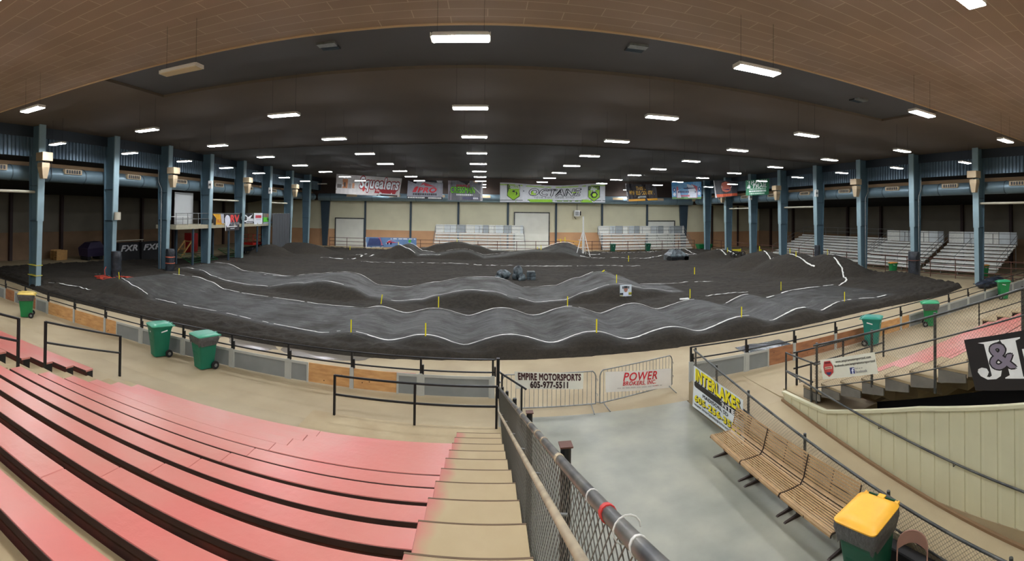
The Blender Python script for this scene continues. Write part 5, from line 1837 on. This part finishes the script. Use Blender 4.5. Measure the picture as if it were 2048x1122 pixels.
# dark curtain at the end of the platform
c4 = [at_x(545, 427, XL + .32), at_x(579, 427, XL + .32), at_x(546, 488, XL + .32), at_x(577, 480, XL + .32)]
y0, y1, ztop_ = c4[0].y, c4[1].y, c4[0].z
zb_ = .9
m = MB().grid(lambda u, v: (XL + .35 + .05 * math.sin(u * 40), y0 + (y1 - y0) * u, zb_ + (ztop_ - zb_) * v), 40, 2).grid(lambda u, v: (XL + .33 + .05 * math.sin(u * 40), y0 + (y1 - y0) * u, zb_ + (ztop_ - zb_) * v), 40, 2)
t = thing('dark_curtain', 'dark grey curtain hung between two columns at the end of the platform', 'curtain', (XL + .35, (y0 + y1) / 2, 0))
m.build('cloth', mat('dark_grey_cloth', (74, 76, 78), .8), t, smooth=True)
MB().tube([(XL + .34, y0, ztop_), (XL + .34, y1, ztop_)], .025, 6).build('curtain_rail', M_GALV, t)

# black tables with FXR lettering
for k, (pa, pb, lab) in enumerate((((238, 487), (277, 518), 'black cloth-covered table lettered FXR beside the padded column'), ((284, 485), (322, 516), 'black cloth-covered table lettered FXR nearer the raised platform'))):
    X_ = -30.6
    a, b_ = at_x(*pa, X_), at_x(*pb, X_)
    z0 = zt(X_ + .02, (a.y + b_.y) / 2) - .05
    t = thing('covered_table', lab, 'table', (X_ - .4, (a.y + b_.y) / 2, z0), 0, 'black FXR tables')
    cl = MB().loft([[(X_ - .95, a.y - .1, z0), (X_ + .08, a.y - .1, z0), (X_ + .08, b_.y + .1, z0), (X_ - .95, b_.y + .1, z0)], [(X_ - .85, a.y, a.z), (X_, a.y, a.z), (X_, b_.y, a.z), (X_ - .85, b_.y, a.z)]])
    cl.build('cloth', mat('black_cloth', (16, 16, 18), .8), t)
    v_, f_ = text_mesh('FXR', .04, .25)
    ya, yb_ = a.y + .25, b_.y - .25
    zz0, zz1 = a.z - .75, a.z - .22
    MB().add([(X_ + .02 + .08 * (1 - (zz0 + (zz1 - zz0) * q[1] - z0) / (a.z - z0)), ya + (yb_ - ya) * q[0], zz0 + (zz1 - zz0) * q[1]) for q in v_], f_).build('lettering', plain((232, 232, 232)), t)

# red lift machine below the platform
p = at_x(500, 505, -25.6)
y_ = 47.5
t = thing('scissor_lift', 'red scissor lift parked under the end of the raised platform', 'lift machine', (-26.2, y_, 0))
MB().bevbox(-26.9, -25.5, y_ - 1.3, y_ + 1.2, .5, .95, .06).build('chassis', mat('dark_machine', (44, 48, 50), .6), t)
MB().bevbox(-26.9, -25.45, y_ - 1.3, y_ + 1.3, 1.25, 1.5, .03).build('platform_tray', mat('red_machine_paint', (186, 40, 30), .4, var=.08), t)
for x in (-26.85, -25.5):
    m = MB()
    for z in (1.9, 2.4):
        m.tube([(x, y_ - 1.25, z), (x, y_ + 1.25, z)], .03, 6)
    for y in (y_ - 1.25, y_, y_ + 1.25):
        m.tube([(x, y, 1.5), (x, y, 2.4)], .03, 6)
    m.build('guard_frame', mat('red_machine_paint', (186, 40, 30), .4, var=.08), t)
MB().bar((-25.6, y_ - 1.1, .95), (-25.6, y_ + 1.0, 1.25), .08).bar((-25.6, y_ + 1.1, .95), (-25.6, y_ - 1.0, 1.25), .08).build('scissor_arm', M_BLK, t)
for dy in (-.9, .85):
    for x in (-26.75, -25.55):
        w_ = MB().cyl((x - .1, y_ + dy, .38), (x + .1, y_ + dy, .38), .32, 14).build('wheel', M_RUB, t, smooth=True)
        MB().cyl((x - .11, y_ + dy, .38), (x + .11, y_ + dy, .38), .14, 10).build('hub', M_WHITE, w_)
# red cabinet and wooden frame behind
p = at_x(446, 475, -31)
o = thing('red_cabinet', 'tall red cabinet in the dark aisle behind the platform columns', 'cabinet', (-33, 44.5, 0))
MB().bevbox(-33.5, -32.5, 43.8, 45.2, .05, 2.4, .03).build('body', mat('red_cabinet_paint', (150, 24, 24), .5), o)
MB().box(-32.5, -32.47, 43.85, 44.48, .15, 2.3).build('door', mat('red_cabinet_paint', (150, 24, 24), .5), o)
MB().box(-32.5, -32.47, 44.52, 45.15, .15, 2.3).build('door', mat('red_cabinet_paint', (150, 24, 24), .5), o)
t = thing('timber_frame', 'leaning tan timber frame in the dark aisle below the platform', 'timber frame', (-31, 40.6, 0))
M_TIM = mat('tan_timber', (186, 142, 84), .7, var=.1)
for a, b_ in (((-30.6, 39.4, .02), (-30.6, 41.4, 1.7)), ((-30.6, 41.4, 0.02), (-30.6, 41.4, 1.75)), ((-31.6, 39.4, .02), (-31.6, 41.4, 1.7)), ((-31.6, 41.4, .02), (-31.6, 41.4, 1.75)), ((-30.6, 40.4, .85), (-31.6, 40.4, .85)), ((-30.6, 41.4, 1.65), (-31.6, 41.4, 1.65))):
    MB().bar(a, b_, .12).build('beam', M_TIM, t)
for k, (px, y) in enumerate(((160, 27.2),)):
    t = thing('pallet_stack', 'stacked tan pallets against the dim side wall', 'pallets', (-36.6, 27.6, 0))
    for q in range(7):
        MB().box(-37.2, -36.1, 26.9, 28.3, .14 * q + .02, .14 * q + .05).build('pallet_deck', M_TIM, t)
        for x in (-37.15, -36.65, -36.15):
            MB().box(x, x + .06, 26.95, 28.25, .14 * q + .05, .14 * q + .14).build('pallet_block', M_TIM, t)
o = thing('covered_cart', 'dark purple covered cart beside the pallets', 'cart', (-35, 30.6, 0))
MB().loft([[(-35.6, 29.4, .4), (-34.3, 29.4, .4), (-34.3, 31.6, .4), (-35.6, 31.6, .4)], [(-35.7, 29.3, 1.2), (-34.2, 29.3, 1.2), (-34.2, 31.7, 1.2), (-35.7, 31.7, 1.2)], [(-35.4, 29.9, 1.75), (-34.5, 29.9, 1.75), (-34.5, 31.2, 1.85), (-35.4, 31.2, 1.85)]]).build('cover', mat('purple_tarp', (44, 34, 62), .6), o, smooth=False)
for dy in (29.7, 31.3):
    MB().cyl((-35.5, dy, .25), (-34.4, dy, .25), .25, 12).build('wheel', M_RUB, o, smooth=True)
t = thing('pipe_rack', 'low pipe rack with pale top bar behind the FXR tables', 'rack', (-33, 33.5, 0))
for y in (31.2, 35.8):
    MB().tube([(-33, y, 0), (-33, y, 1.95)], .04, 6).build('leg', M_STRUT, t)
MB().tube([(-33, 31.0, 1.95), (-33, 36, 1.95)], .05, 8).build('top_bar', M_STRUT, t)
# green arena panels lying below the platform
for k in range(3):
    y = (35.2, 37.6, 42.2)[k]
    t = thing('pipe_gate', 'green pipe gate leaning below the raised platform, %s from the dark curtain' % ORD[2 - k], 'gate', (-26.6, y, 0), 0, 'green pipe gates')
    M_GP = mat('green_pipe', (30, 92, 48), .5)
    f_ = MB()
    za = zt(-25.3, y)
    pts = [(-25.3, y - 1.1, za + .05), (-25.3, y + 1.1, za + .05), (-26.9, y + 1.1, za + .75), (-26.9, y - 1.1, za + .75), (-25.3, y - 1.1, za + .05)]
    f_.tube(pts, .03, 6)
    f_.build('frame', M_GP, t)
    for q in range(1, 5):
        s = q / 5
        MB().tube([(-25.3 - 1.6 * s, y - 1.1, za + .05 + .7 * s), (-25.3 - 1.6 * s, y + 1.1, za + .05 + .7 * s)], .022, 6).build('bar', M_GP, t)

# column fittings ------------------------------------------------------------------
M_PAD = mat('black_wrapped_plastic', (58, 62, 68), .35, rgb2=(30, 32, 36), scale=3, bump=.6, bscale=5)


def wrapped(name, label, x, y, z0, z1, r, tape=None, cat='padding', seed=0):
    t = thing(name, label, cat, (x, y, z0))
    rings = []
    r_ = random.Random(seed)
    n = 14
    for k in range(9):
        z = z0 + (z1 - z0) * k / 8
        ph = r_.uniform(0, 6)
        rings.append([(x + (r * (1 + .12 * math.sin(3 * i + ph) * r_.uniform(.3, 1)) * (.85 if k in (0, 8) else 1)) * math.cos(6.283 * i / n), y + r * (1 + .12 * math.cos(2 * i + ph) * r_.uniform(.3, 1)) * math.sin(6.283 * i / n), z) for i in range(n)])
    MB().loft(rings).build('wrap', M_PAD, t, smooth=True)
    for zz, c in tape or ():
        MB().cyl((x, y, zz - .03), (x, y, zz + .03), r * 1.08, 16).build('strap', plain(c), t, smooth=True)
    return t


zb2 = zt(XL + .45, COLY[2])
wrapped('column_padding', 'black plastic padding standing in front of the column by the orange hose', XL + .42, COLY[2] - .1, zb2 - .05, 2.15, .38, seed=1)
zb3 = zt(XL + .45, COLY[3])
wrapped('column_padding', 'grey-black padding with orange straps in front of the column by the platform', XL + .42, COLY[3] - .1, zb3 - .05, 2.0, .38, tape=((1.35, (205, 110, 80)), (.85, (205, 110, 80))), seed=2)
wrapped('column_wrap', 'torn black plastic wrapped round the column before the bleachers', XR - .25, COLY[2] - .3, zt(XR - .3, COLY[2]) - .05, 2.3, .5, tape=((1.6, (110, 70, 60)),), seed=3, cat='plastic wrap')
wrapped('column_wrap', 'dark strap bundle round the column farther along the side bleachers', XR - .1, COLY[4] - .3, zt(XR - .2, COLY[4]) - .05, 2.3, .3, seed=4, cat='plastic wrap')


def lumps(name, label, cat, pts, m_, z_of=None):
    """heap of plastic bags: joined soft lumps, one continuous object with lump parts"""
    c = Vector(pts[0][:3])
    t = thing(name, label, cat, tuple(c))
    for i, (x, y, z, rx, ry, rz_) in enumerate(pts):
        m = MB()
        r_ = random.Random(i * 13 + int(abs(x) * 10))
        nu, nv = 12, 7
        rings = []
        for v in range(1, nv):
            a = math.pi * v / nv - math.pi / 2
            rings.append([(x + rx * math.cos(a) * math.cos(6.283 * u / nu) * r_.uniform(.82, 1.12), y + ry * math.cos(a) * math.sin(6.283 * u / nu) * r_.uniform(.82, 1.12), z + rz_ * max(-.85, math.sin(a)) * r_.uniform(.9, 1.08)) for u in range(nu)])
        m.loft(rings)
        m.build('bag', m_, t, smooth=True)
    return t


p = at_z(1945, 580, 0)
hx, hy = 30.2, 15.6
lumps('plastic_heap', 'heap of dark blue-black plastic at the foot of the bare column by the walkway', 'plastic heap', [(hx - .5, hy + .1, .25, .8, .6, .3), (hx + .6, hy + .1, .3, .8, .6, .35), (hx + 1.6, hy + .2, .28, .8, .6, .33)], mat('blue_black_plastic', (44, 50, 62), .3, var=.3, scale=3, bump=.6, bscale=5))
M_BAG = mat('grey_green_bag_plastic', (104, 116, 120), .28, rgb2=(22, 26, 30), scale=2.6, bump=.5, bscale=5)
# bundle of bags and tubs on the dirt
y_ = 35.2
for px, py, w_, h_, lab in ((1006, 557, .6, .42, 'slumped dark bag of the heap in the middle of the dirt'), (1036, 553, .42, .62, 'upright grey-green bag in the middle of the dirt heap'), (1044, 566, .28, .3, 'small pale bag in front of the upright grey-green bag'), (1062, 558, .55, .62, 'boxy grey-green bale at the end of the bag heap')):
    p = at_y(px, py, y_ if py < 560 else y_ - .6)
    z0 = zt(p.x, p.y)
    if w_ == .55:
        t = thing('wrapped_bale', lab, 'bale', (p.x, p.y, z0), 0, 'bags and bale on the dirt')
        MB().bevbox(p.x - .32, p.x + .32, p.y - .35, p.y + .35, z0 - .05, z0 + .6, .06).build('bale_body', M_BAG, t)
        MB().box(p.x - .33, p.x + .33, p.y - .36, p.y - .34, z0 + .25, z0 + .3).build('bale_strap', M_BLK, t)
    else:
        t = lumps('plastic_bag', lab, 'bag', [(p.x, p.y, z0 + h_ * .75, w_, w_ * .8, h_), (p.x - w_ * .5, p.y - .1, z0 + h_ * .35, w_ * .6, w_ * .5, h_ * .45)], M_BAG)
        t['group'] = 'bags and bale on the dirt'
# plastic-covered machine on the dirt
p = at_y(1352, 512, 47.5)
z0 = zt(p.x, p.y)
t = thing('covered_machine', 'plastic-covered machine with dark lower half standing on the dirt', 'machine', (p.x, p.y, z0))
m = MB().loft([[(p.x - 1.2, p.y - .8, z0), (p.x + 1.2, p.y - .8, z0), (p.x + 1.2, p.y + .8, z0), (p.x - 1.2, p.y + .8, z0)], [(p.x - 1.15, p.y - .85, z0 + .55), (p.x + 1.25, p.y - .85, z0 + .5), (p.x + 1.2, p.y + .8, z0 + .6), (p.x - 1.15, p.y + .8, z0 + .6)],
               [(p.x - .75, p.y - .7, z0 + .85), (p.x + .9, p.y - .7, z0 + .72), (p.x + .9, p.y + .7, z0 + .8), (p.x - .75, p.y + .7, z0 + .9)], [(p.x - .55, p.y - .5, z0 + 1.2), (p.x + .35, p.y - .5, z0 + 1.15), (p.x + .35, p.y + .5, z0 + 1.15), (p.x - .55, p.y + .5, z0 + 1.2)]])
m.build('cover', M_BAG, t)
MB().box(p.x - .9, p.x + 1.15, p.y - .9, p.y - .84, z0 + .05, z0 + .4).build('dark_side', M_BLK, t)
for dx in (-1.2, .9):
    MB().cyl((p.x + dx, p.y - .9, z0 + .25), (p.x + dx, p.y - .7, z0 + .25), .28, 12).build('wheel', M_RUB, t, smooth=True)
for dx in (-.4, .2):
    MB().tube([(p.x + dx, p.y - .5, z0 + 1.15), (p.x + dx + .2, p.y - .55, z0 + 1.3), (p.x + dx + .35, p.y - .5, z0 + 1.15)], .05, 6).build('fold', M_BAG, t)

# speaker boxes and small fixtures on the columns
M_SPK = mat('tan_speaker_paint', (158, 140, 112), .55, var=.05, scale=3)
for X, sg, ks, side in ((XL, -1, (1, 3, 5, 7), 'platform side'), (XR, 1, (1, 3, 5, 7), 'bleacher side')):
    for k in ks:
        y = COLY[k] - (.45 if k == 1 and sg < 0 else 0)
        xi = X - sg * .62
        t = thing('column_speaker', 'tan speaker box with tapered horn on a %s column, %s from the end wall' % (side, ORD[8 - k]), 'speaker', (xi, y - .3, 7.3), 0, 'tan speaker boxes, ' + side)
        MB().bevbox(xi - .38, xi + .38, y - .5, y + .3, 8.1, 8.62, .03).build('box', M_SPK, t)
        MB().loft([[(xi - .16, y - .3, 7.0), (xi + .16, y - .3, 7.0), (xi + .16, y + .02, 7.0), (xi - .16, y + .02, 7.0)], [(xi - .26, y - .45, 7.7), (xi + .26, y - .45, 7.7), (xi + .26, y + .12, 7.7), (xi - .26, y + .12, 7.7)], [(xi - .26, y - .45, 7.98), (xi + .26, y - .45, 7.98), (xi + .26, y + .12, 7.98), (xi - .26, y + .12, 7.98)]]).build('horn', M_SPK, t)
        MB().tube([(xi, y - .1, 7.95), (xi, y - .1, 8.12)], .06, 8).build('neck', M_BLK, t)
        MB().box(*sorted((xi, X - sg * .1)), y - .06, y + .02, 8.3, 8.4).build('bracket', M_BLK, t)
for X, sg, ks, side in ((XL, -1, (4, 6), 'platform side'), (XR, 1, (4, 6), 'bleacher side')):
    for k in ks:
        y = COLY[k]
        xi = X - sg * .24
        o = thing('column_light_box', 'small white box on a %s column, %s from the end wall' % (side, ORD[8 - k]), 'electrical box', (xi, y - .25, 7.4), 0, 'white boxes, ' + side)
        MB().bevbox(xi - .2, xi + .2, y - .38, y - .22, 7.2, 7.9, .02).build('box', M_WHITE, o)
        MB().box(xi - .12, xi + .12, y - .4, y - .38, 7.45, 7.65).build('plate', M_GALV, o)
o = MB().cyl((XL + .42, COLY[2] - .05, 4.4), (XL + .42, COLY[2] - .05, 4.95), .24, 16).build('cream_drum', M_STRUT, smooth=True)
tag(o, 'cream drum strapped to the column above the black padding', 'drum')
# conduits
for X, k, sg in ((XL, 3, -1), (XR, 3, 1), (XR, 2, 1)):
    x = X + sg * .5
    y = COLY[k] - .24
    o = MB().tube([(x, y, .2), (x, y, 6.9), (x + sg * .35, y, 7.5), (x + sg * .35, y, 8.3)], .04, 8).build('conduit', M_GALV, smooth=True)
    tag(o, 'grey conduit pipe climbing the %s %s column from the end wall' % (ORD[8 - k], 'platform-side' if sg < 0 else 'bleacher-side'), 'conduit', 'conduits on the columns')

# hose bundle -----------------------------------------------------------------------
def hose(label, seedv, n):
    r_ = random.Random(seedv)
    x, y = XL + .6, 22.2
    pts = []
    for k in range(n):
        u = k / (n - 1)
        a = u * 22
        px_ = XL + .1 + 3.6 * u + .5 * math.sin(a + seedv)
        py_ = 21.9 - .7 * u + .55 * math.cos(a * 1.1 + seedv)
        pts.append((px_, py_, zt(px_, py_) + .05 + .04 * abs(math.sin(a * .5 + seedv))))
    return pts


for k in range(1):
    P_ = hose('', 0, 60) + hose('', 2.1, 60)[::-1] + hose('', 4.2, 60)
    if k == 0:
        P_ = [(XL - .2, COLY[2] - .5, 1.0), (XL - .1, COLY[2] - .75, .8), (XL + .02, 22.3, zt(XL, 22.3) + .1)] + P_
    o = MB().tube(P_, .032, 6).build('orange_hose', mat('red_orange_hose', (190, 66, 46), .45, var=.1), smooth=True)
    tag(o, 'red-orange hose lying in loose coils on the dirt by the padded column', 'hose')

# stakes ---------------------------------------------------------------------------
M_STAKE = mat('yellow_stake', (236, 224, 24), .5, emit=0)


def stake(px, py_top, py_bot, y, lab, tilt=0):
    p = at_y(px, py_bot, y)
    z0 = zt(p.x, p.y)
    h = (py_bot - py_top) / FPX * math.hypot(p.x, p.y)
    w_ = max(.035, .05 if y < 30 else .075)
    t = MB().bevbox(-w_ / 2, w_ / 2, -.012, .012, -.15, h, .005)
    o = t.build('marker_stake', M_STAKE)
    o.location = (p.x, p.y, z0)
    o.rotation_euler = (0, tilt, 0)
    tag(o, lab, 'stake', 'yellow marker stakes')


def near(C, px):
    """depth of a traced line at a pixel column"""
    best, by = 1e9, 0
    for x, y, z in C:
        d = abs(1024 + FPX * math.atan2(*(RC @ np.array([x, y, z - EYE]))[:2]) - px)
        if d < best:
            best, by = d, y
    return by


NW = 'yellow stake fronting the near humps, %s counted from the puddles'
for k, (px, a, b_) in enumerate(((702, 643, 668), (851, 649, 675), (1193, 640, 667), (1483, 613, 634), (1689, 584, 603))):
    stake(px, a, b_, near(A_F, px) - .05, NW % ORD[k])
NB = 'yellow stake between near humps and tall jumps, %s from the platform side'
for k, (px, a, b_, y) in enumerate(((358, 536, 551, 23.8), (762, 590, 609, 24.2), (877, 591, 612, 24.2), (1135, 589, 609, 24.6), (1380, 577, 595, 25.4), (1562, 561, 578, 24.6))):
    stake(px, a, b_, y, NB % ORD[k], .12 if k == 1 else 0)
stake(239, 549, 567, 19.6, 'yellow tilted stake on the mound beside the coiled orange hose', -.15)
stake(1233, 553, 570, 27, 'yellow stake beside the photo sign on the tall jump')
stake(1205, 536, 541, 30.9, 'yellow stake tilted over on the crest of the tallest jump', 1.0)
stake(1389, 536, 550, 34.5, 'yellow stake on the low ridge behind the tall jumps')
for k, (px, a, b_, y, lab) in enumerate(((700, 488, 496, 58, 'yellow stake before the white roller door by the platform columns'), (797, 486, 493, 52, 'yellow stake on the far mound before the race-car banner'), (821, 478, 486, 56, 'green-yellow stake before the race-car banner'), (914, 482, 488, 58, 'yellow stake on the hill before the end-wall bleacher'),
                                     (1075, 491, 500, 56, 'yellow stake on the ridge before the middle roller door'), (1082, 495, 504, 54, 'yellow stake in front of the ridge before the middle roller door'), (1130, 475, 486, 56.6, 'yellow stake on the peaked mound near the white lift tower'), (1121, 476, 485, 57, 'second yellow stake on the peaked mound near the white lift tower'), (1257, 512, 524, 47, 'yellow stake on the flat dirt before the end-wall bleacher'),
                                     (1455, 491, 500, 48, 'yellow stake beside the motorbike by the side columns'), (1519, 499, 509, 38, 'yellow stake on the near side of the side ramp'), (1522, 490, 499, 39, 'yellow stake on the far side of the side ramp'), (1580, 495, 505, 33, 'yellow stake on top of the ramp before the open bleacher'), (1592, 502, 513, 31.5, 'yellow stake lower on the ramp before the open bleacher'), (1655, 500, 511, 29.4, 'yellow stake on the crest of the ramp nearest the wrapped column'))):
    stake(px, a, b_, y, lab)
# white board on the dirt
p = at_z(1369, 593, .45)
o = MB().bevbox(p.x - .28, p.x + .28, p.y - .1, p.y + .1, zt(p.x, p.y) + .0, zt(p.x, p.y) + .1, .01).build('white_block', M_WHITE)
tag(o, 'small white block lying on the dirt beside a yellow stake', 'block')
# photo sign on the tall jump
p0 = at_y(1251, 600, 25.6)
z0 = zt(p0.x, p0.y)
a, b_ = at_y(1240, 570, 25.55), at_y(1263, 592, 25.55)
sh = Sheet((a.x, 25.55, a.z), (b_.x, 25.55, a.z), (a.x, 25.55, b_.z), (b_.x, 25.55, b_.z))
t = banner('photo_sign', 'square white sign with a portrait photo standing on the tall jump', sh, vinyl((214, 222, 226)),
           [('poly', ell(.5, .62, .17, .26), (170, 120, 104)), ('poly', [(.32, .7), (.68, .7), (.66, .9), (.34, .9)], (60, 66, 70)), ('rect', .2, .66, .3, .88, (70, 76, 80)), ('rect', .7, .66, .8, .88, (70, 76, 80)), ('rect', .0, .14, .28, .3, (30, 34, 38)), ('rect', .28, .02, .72, .34, (226, 232, 246)), ('rect', .74, .12, 1, .34, (196, 186, 60)), ('rect', .74, .16, 1, .22, (60, 70, 40)), ('rect', 0, .02, .25, .12, (180, 176, 120))], cat='sign', lift=.004)
MB().tube([(p0.x, 25.57, z0 - .1), (p0.x, 25.57, a.z - .05)], .02, 6).build('stake', M_TIM, t)

# white lift tower -----------------------------------------------------------------
p = at_y(1166, 511, 53.0)
z0 = zt(p.x, p.y)
t = thing('lift_tower', 'white telescoping lift tower with splayed legs standing on the dirt', 'tower', (p.x, p.y, z0))
top = at_y(1166, 433, 53.0).z
MB().bar((p.x, p.y, z0), (p.x, p.y, top), .14).build('mast', M_WHITE, t)
MB().bar((p.x, p.y, z0), (p.x, p.y, 3.4), .2).build('mast_base', M_WHITE, t)
for dx, dy in ((-.8, -.3), (.8, -.3), (-.5, .8), (.5, .8)):
    MB().bar((p.x + dx, p.y + dy, zt(p.x + dx, p.y + dy)), (p.x + dx * .12, p.y + dy * .12, 3.2), .07).build('leg', M_WHITE, t)
MB().bar((p.x - .6, p.y - .2, z0 + .7), (p.x + .6, p.y - .2, z0 + .7), .06).build('cross_bar', M_WHITE, t)
MB().bar((p.x - .6, p.y - .2, 2.3), (p.x + .35, p.y - .2, 2.3), .06).build('cross_bar', M_WHITE, t)
# yellow barrier behind
t = thing('orange_barrier', 'tan-orange barrier boards behind the peaked mound and lift tower', 'barrier', (12, 61, 0))
for k in range(3):
    MB().bar((9.6 + k * 1.4, 60.9, 1.9 - k * .5), (13.4, 60.9, 1.5 - k * .35), .2).build('board', mat('orange_board', (214, 160, 80), .6), t)
for x in (10.2, 13.2):
    MB().bar((x, 60.95, 0), (x, 60.95, 1.95), .12).build('post', mat('orange_board', (214, 160, 80), .6), t)
# unit heater on end wall
a = at_y(1154, 420, YB - .8)
t = thing('unit_heater', 'small white box heater hung on a bracket before the end wall', 'heater', (a.x, YB - .8, a.z - .9))
MB().bevbox(a.x - .45, a.x + .35, YB - 1.2, YB - .5, a.z - .95, a.z - .05, .04).build('case', M_WHITE, t)
MB().box(a.x - .35, a.x + .2, YB - 1.23, YB - 1.2, a.z - .8, a.z - .2).build('grille', M_GALV, t)
MB().box(a.x + .4, a.x + .55, YB - 1.1, YB - .6, a.z - .8, a.z - .2).build('motor', M_BLK, t)
MB().bar((a.x, YB - .8, a.z - .05), (a.x, YB - .8, 6.8), .06).build('hanger', M_BLK, t)
MB().bar((a.x - .4, YB - .8, a.z - 1.0), (a.x, YB - .15, a.z - 1.35), .06).build('arm', M_BLK, t)
# green trough and motorbike by the side columns
p = at_y(1413, 494, 61)
t = thing('green_cart', 'low green cart parked by the far side column', 'cart', (p.x, 61.2, 0))
MB().loft([[(p.x - 1.2, 60.9, .3), (p.x + .7, 60.9, .3), (p.x + .7, 61.8, .3), (p.x - 1.2, 61.8, .3)], [(p.x - 1.4, 60.7, 1.0), (p.x + .9, 60.7, 1.0), (p.x + .9, 62, 1.0), (p.x - 1.4, 62, 1.0)]]).build('tub', M_BIN2, t)
for x in (p.x - .9, p.x + .4):
    MB().cyl((x, 60.8, .22), (x, 61.0, .22), .22, 10).build('wheel', M_RUB, t, smooth=True)
p = at_y(1476, 500, 47.2)
zz = zt(p.x, 47.2)
t = thing('dirt_bike', 'yellow dirt bike standing among the side columns', 'motorbike', (p.x, 47.2, zz))
for dx in (-.7, .7):
    w_ = MB()
    w_.tube([(p.x + dx + .32 * math.cos(a_), 47.2, zz + .34 + .32 * math.sin(a_)) for a_ in np.linspace(0, 6.283, 17)], .05, 6)
    w_ = w_.build('wheel', M_RUB, t, smooth=True)
    MB().cyl((p.x + dx, 47.1, zz + .34), (p.x + dx, 47.3, zz + .34), .06, 8).build('hub', M_GALV, w_)
MB().tube([(p.x - .7, 47.2, zz + .34), (p.x - .2, 47.2, zz + .42), (p.x + .15, 47.2, zz + .4), (p.x + .5, 47.2, zz + .9)], .05, 6).build('frame', M_BLK, t)
MB().tube([(p.x + .7, 47.2, zz + .34), (p.x + .42, 47.2, zz + 1.05)], .035, 6).build('fork', M_GALV, t)
MB().loft([[(p.x - .75, 47.1, zz + .8), (p.x + .35, 47.1, zz + .65), (p.x + .35, 47.3, zz + .65), (p.x - .75, 47.3, zz + .8)], [(p.x - .85, 47.12, zz + .92), (p.x + .4, 47.12, zz + .95), (p.x + .4, 47.28, zz + .95), (p.x - .85, 47.28, zz + .92)]]).build('seat_tank', plain((214, 200, 40)), t)
MB().tube([(p.x + .4, 46.85, zz + 1.1), (p.x + .42, 47.55, zz + 1.1)], .02, 6).build('handlebar', M_BLK, t)

# wet concrete ------------------------------------------------------------------------
def wet():
    m_ = bpy.data.materials.new('standing_water')
    m_.use_nodes = True
    b = m_.node_tree.nodes['Principled BSDF']
    b.inputs['Base Color'].default_value = (*lin((120, 112, 100)), 1)
    b.inputs['Roughness'].default_value = .2
    b.inputs['Transmission Weight'].default_value = 0.0
    b.inputs['IOR'].default_value = 1.45
    return m_


M_WET = wet()
for k, (pl, lab) in enumerate((([(560, 690), (600, 696), (640, 699), (690, 702), (745, 712), (720, 722), (640, 718), (600, 712), (565, 704)], 'shallow puddle on the concrete at the foot of the near dirt bank'), ([(455, 672), (500, 677), (545, 687), (556, 699), (525, 701), (490, 695), (458, 686)], 'puddle reflecting light beside the bin with grey rim'), ([(372, 650), (430, 664), (455, 672), (440, 676), (400, 668), (374, 658)], 'thin puddle behind the two green bins'))):
    pts = [at_z(a, b_, .006) for a, b_ in pl]
    c = sum(pts, Vector()) / len(pts)
    fine = []
    r_ = random.Random(k)
    for i in range(len(pts)):
        for s in range(4):
            q = pts[i].lerp(pts[(i + 1) % len(pts)], s / 4)
            fine.append(c + (q - c) * r_.uniform(.93, 1.06))
    o = MB().add([(q.x, q.y, .006) for q in fine], [tuple(range(len(fine)))]).build('puddle', M_WET)
    tag(o, lab, 'puddle', 'puddles on the concrete')
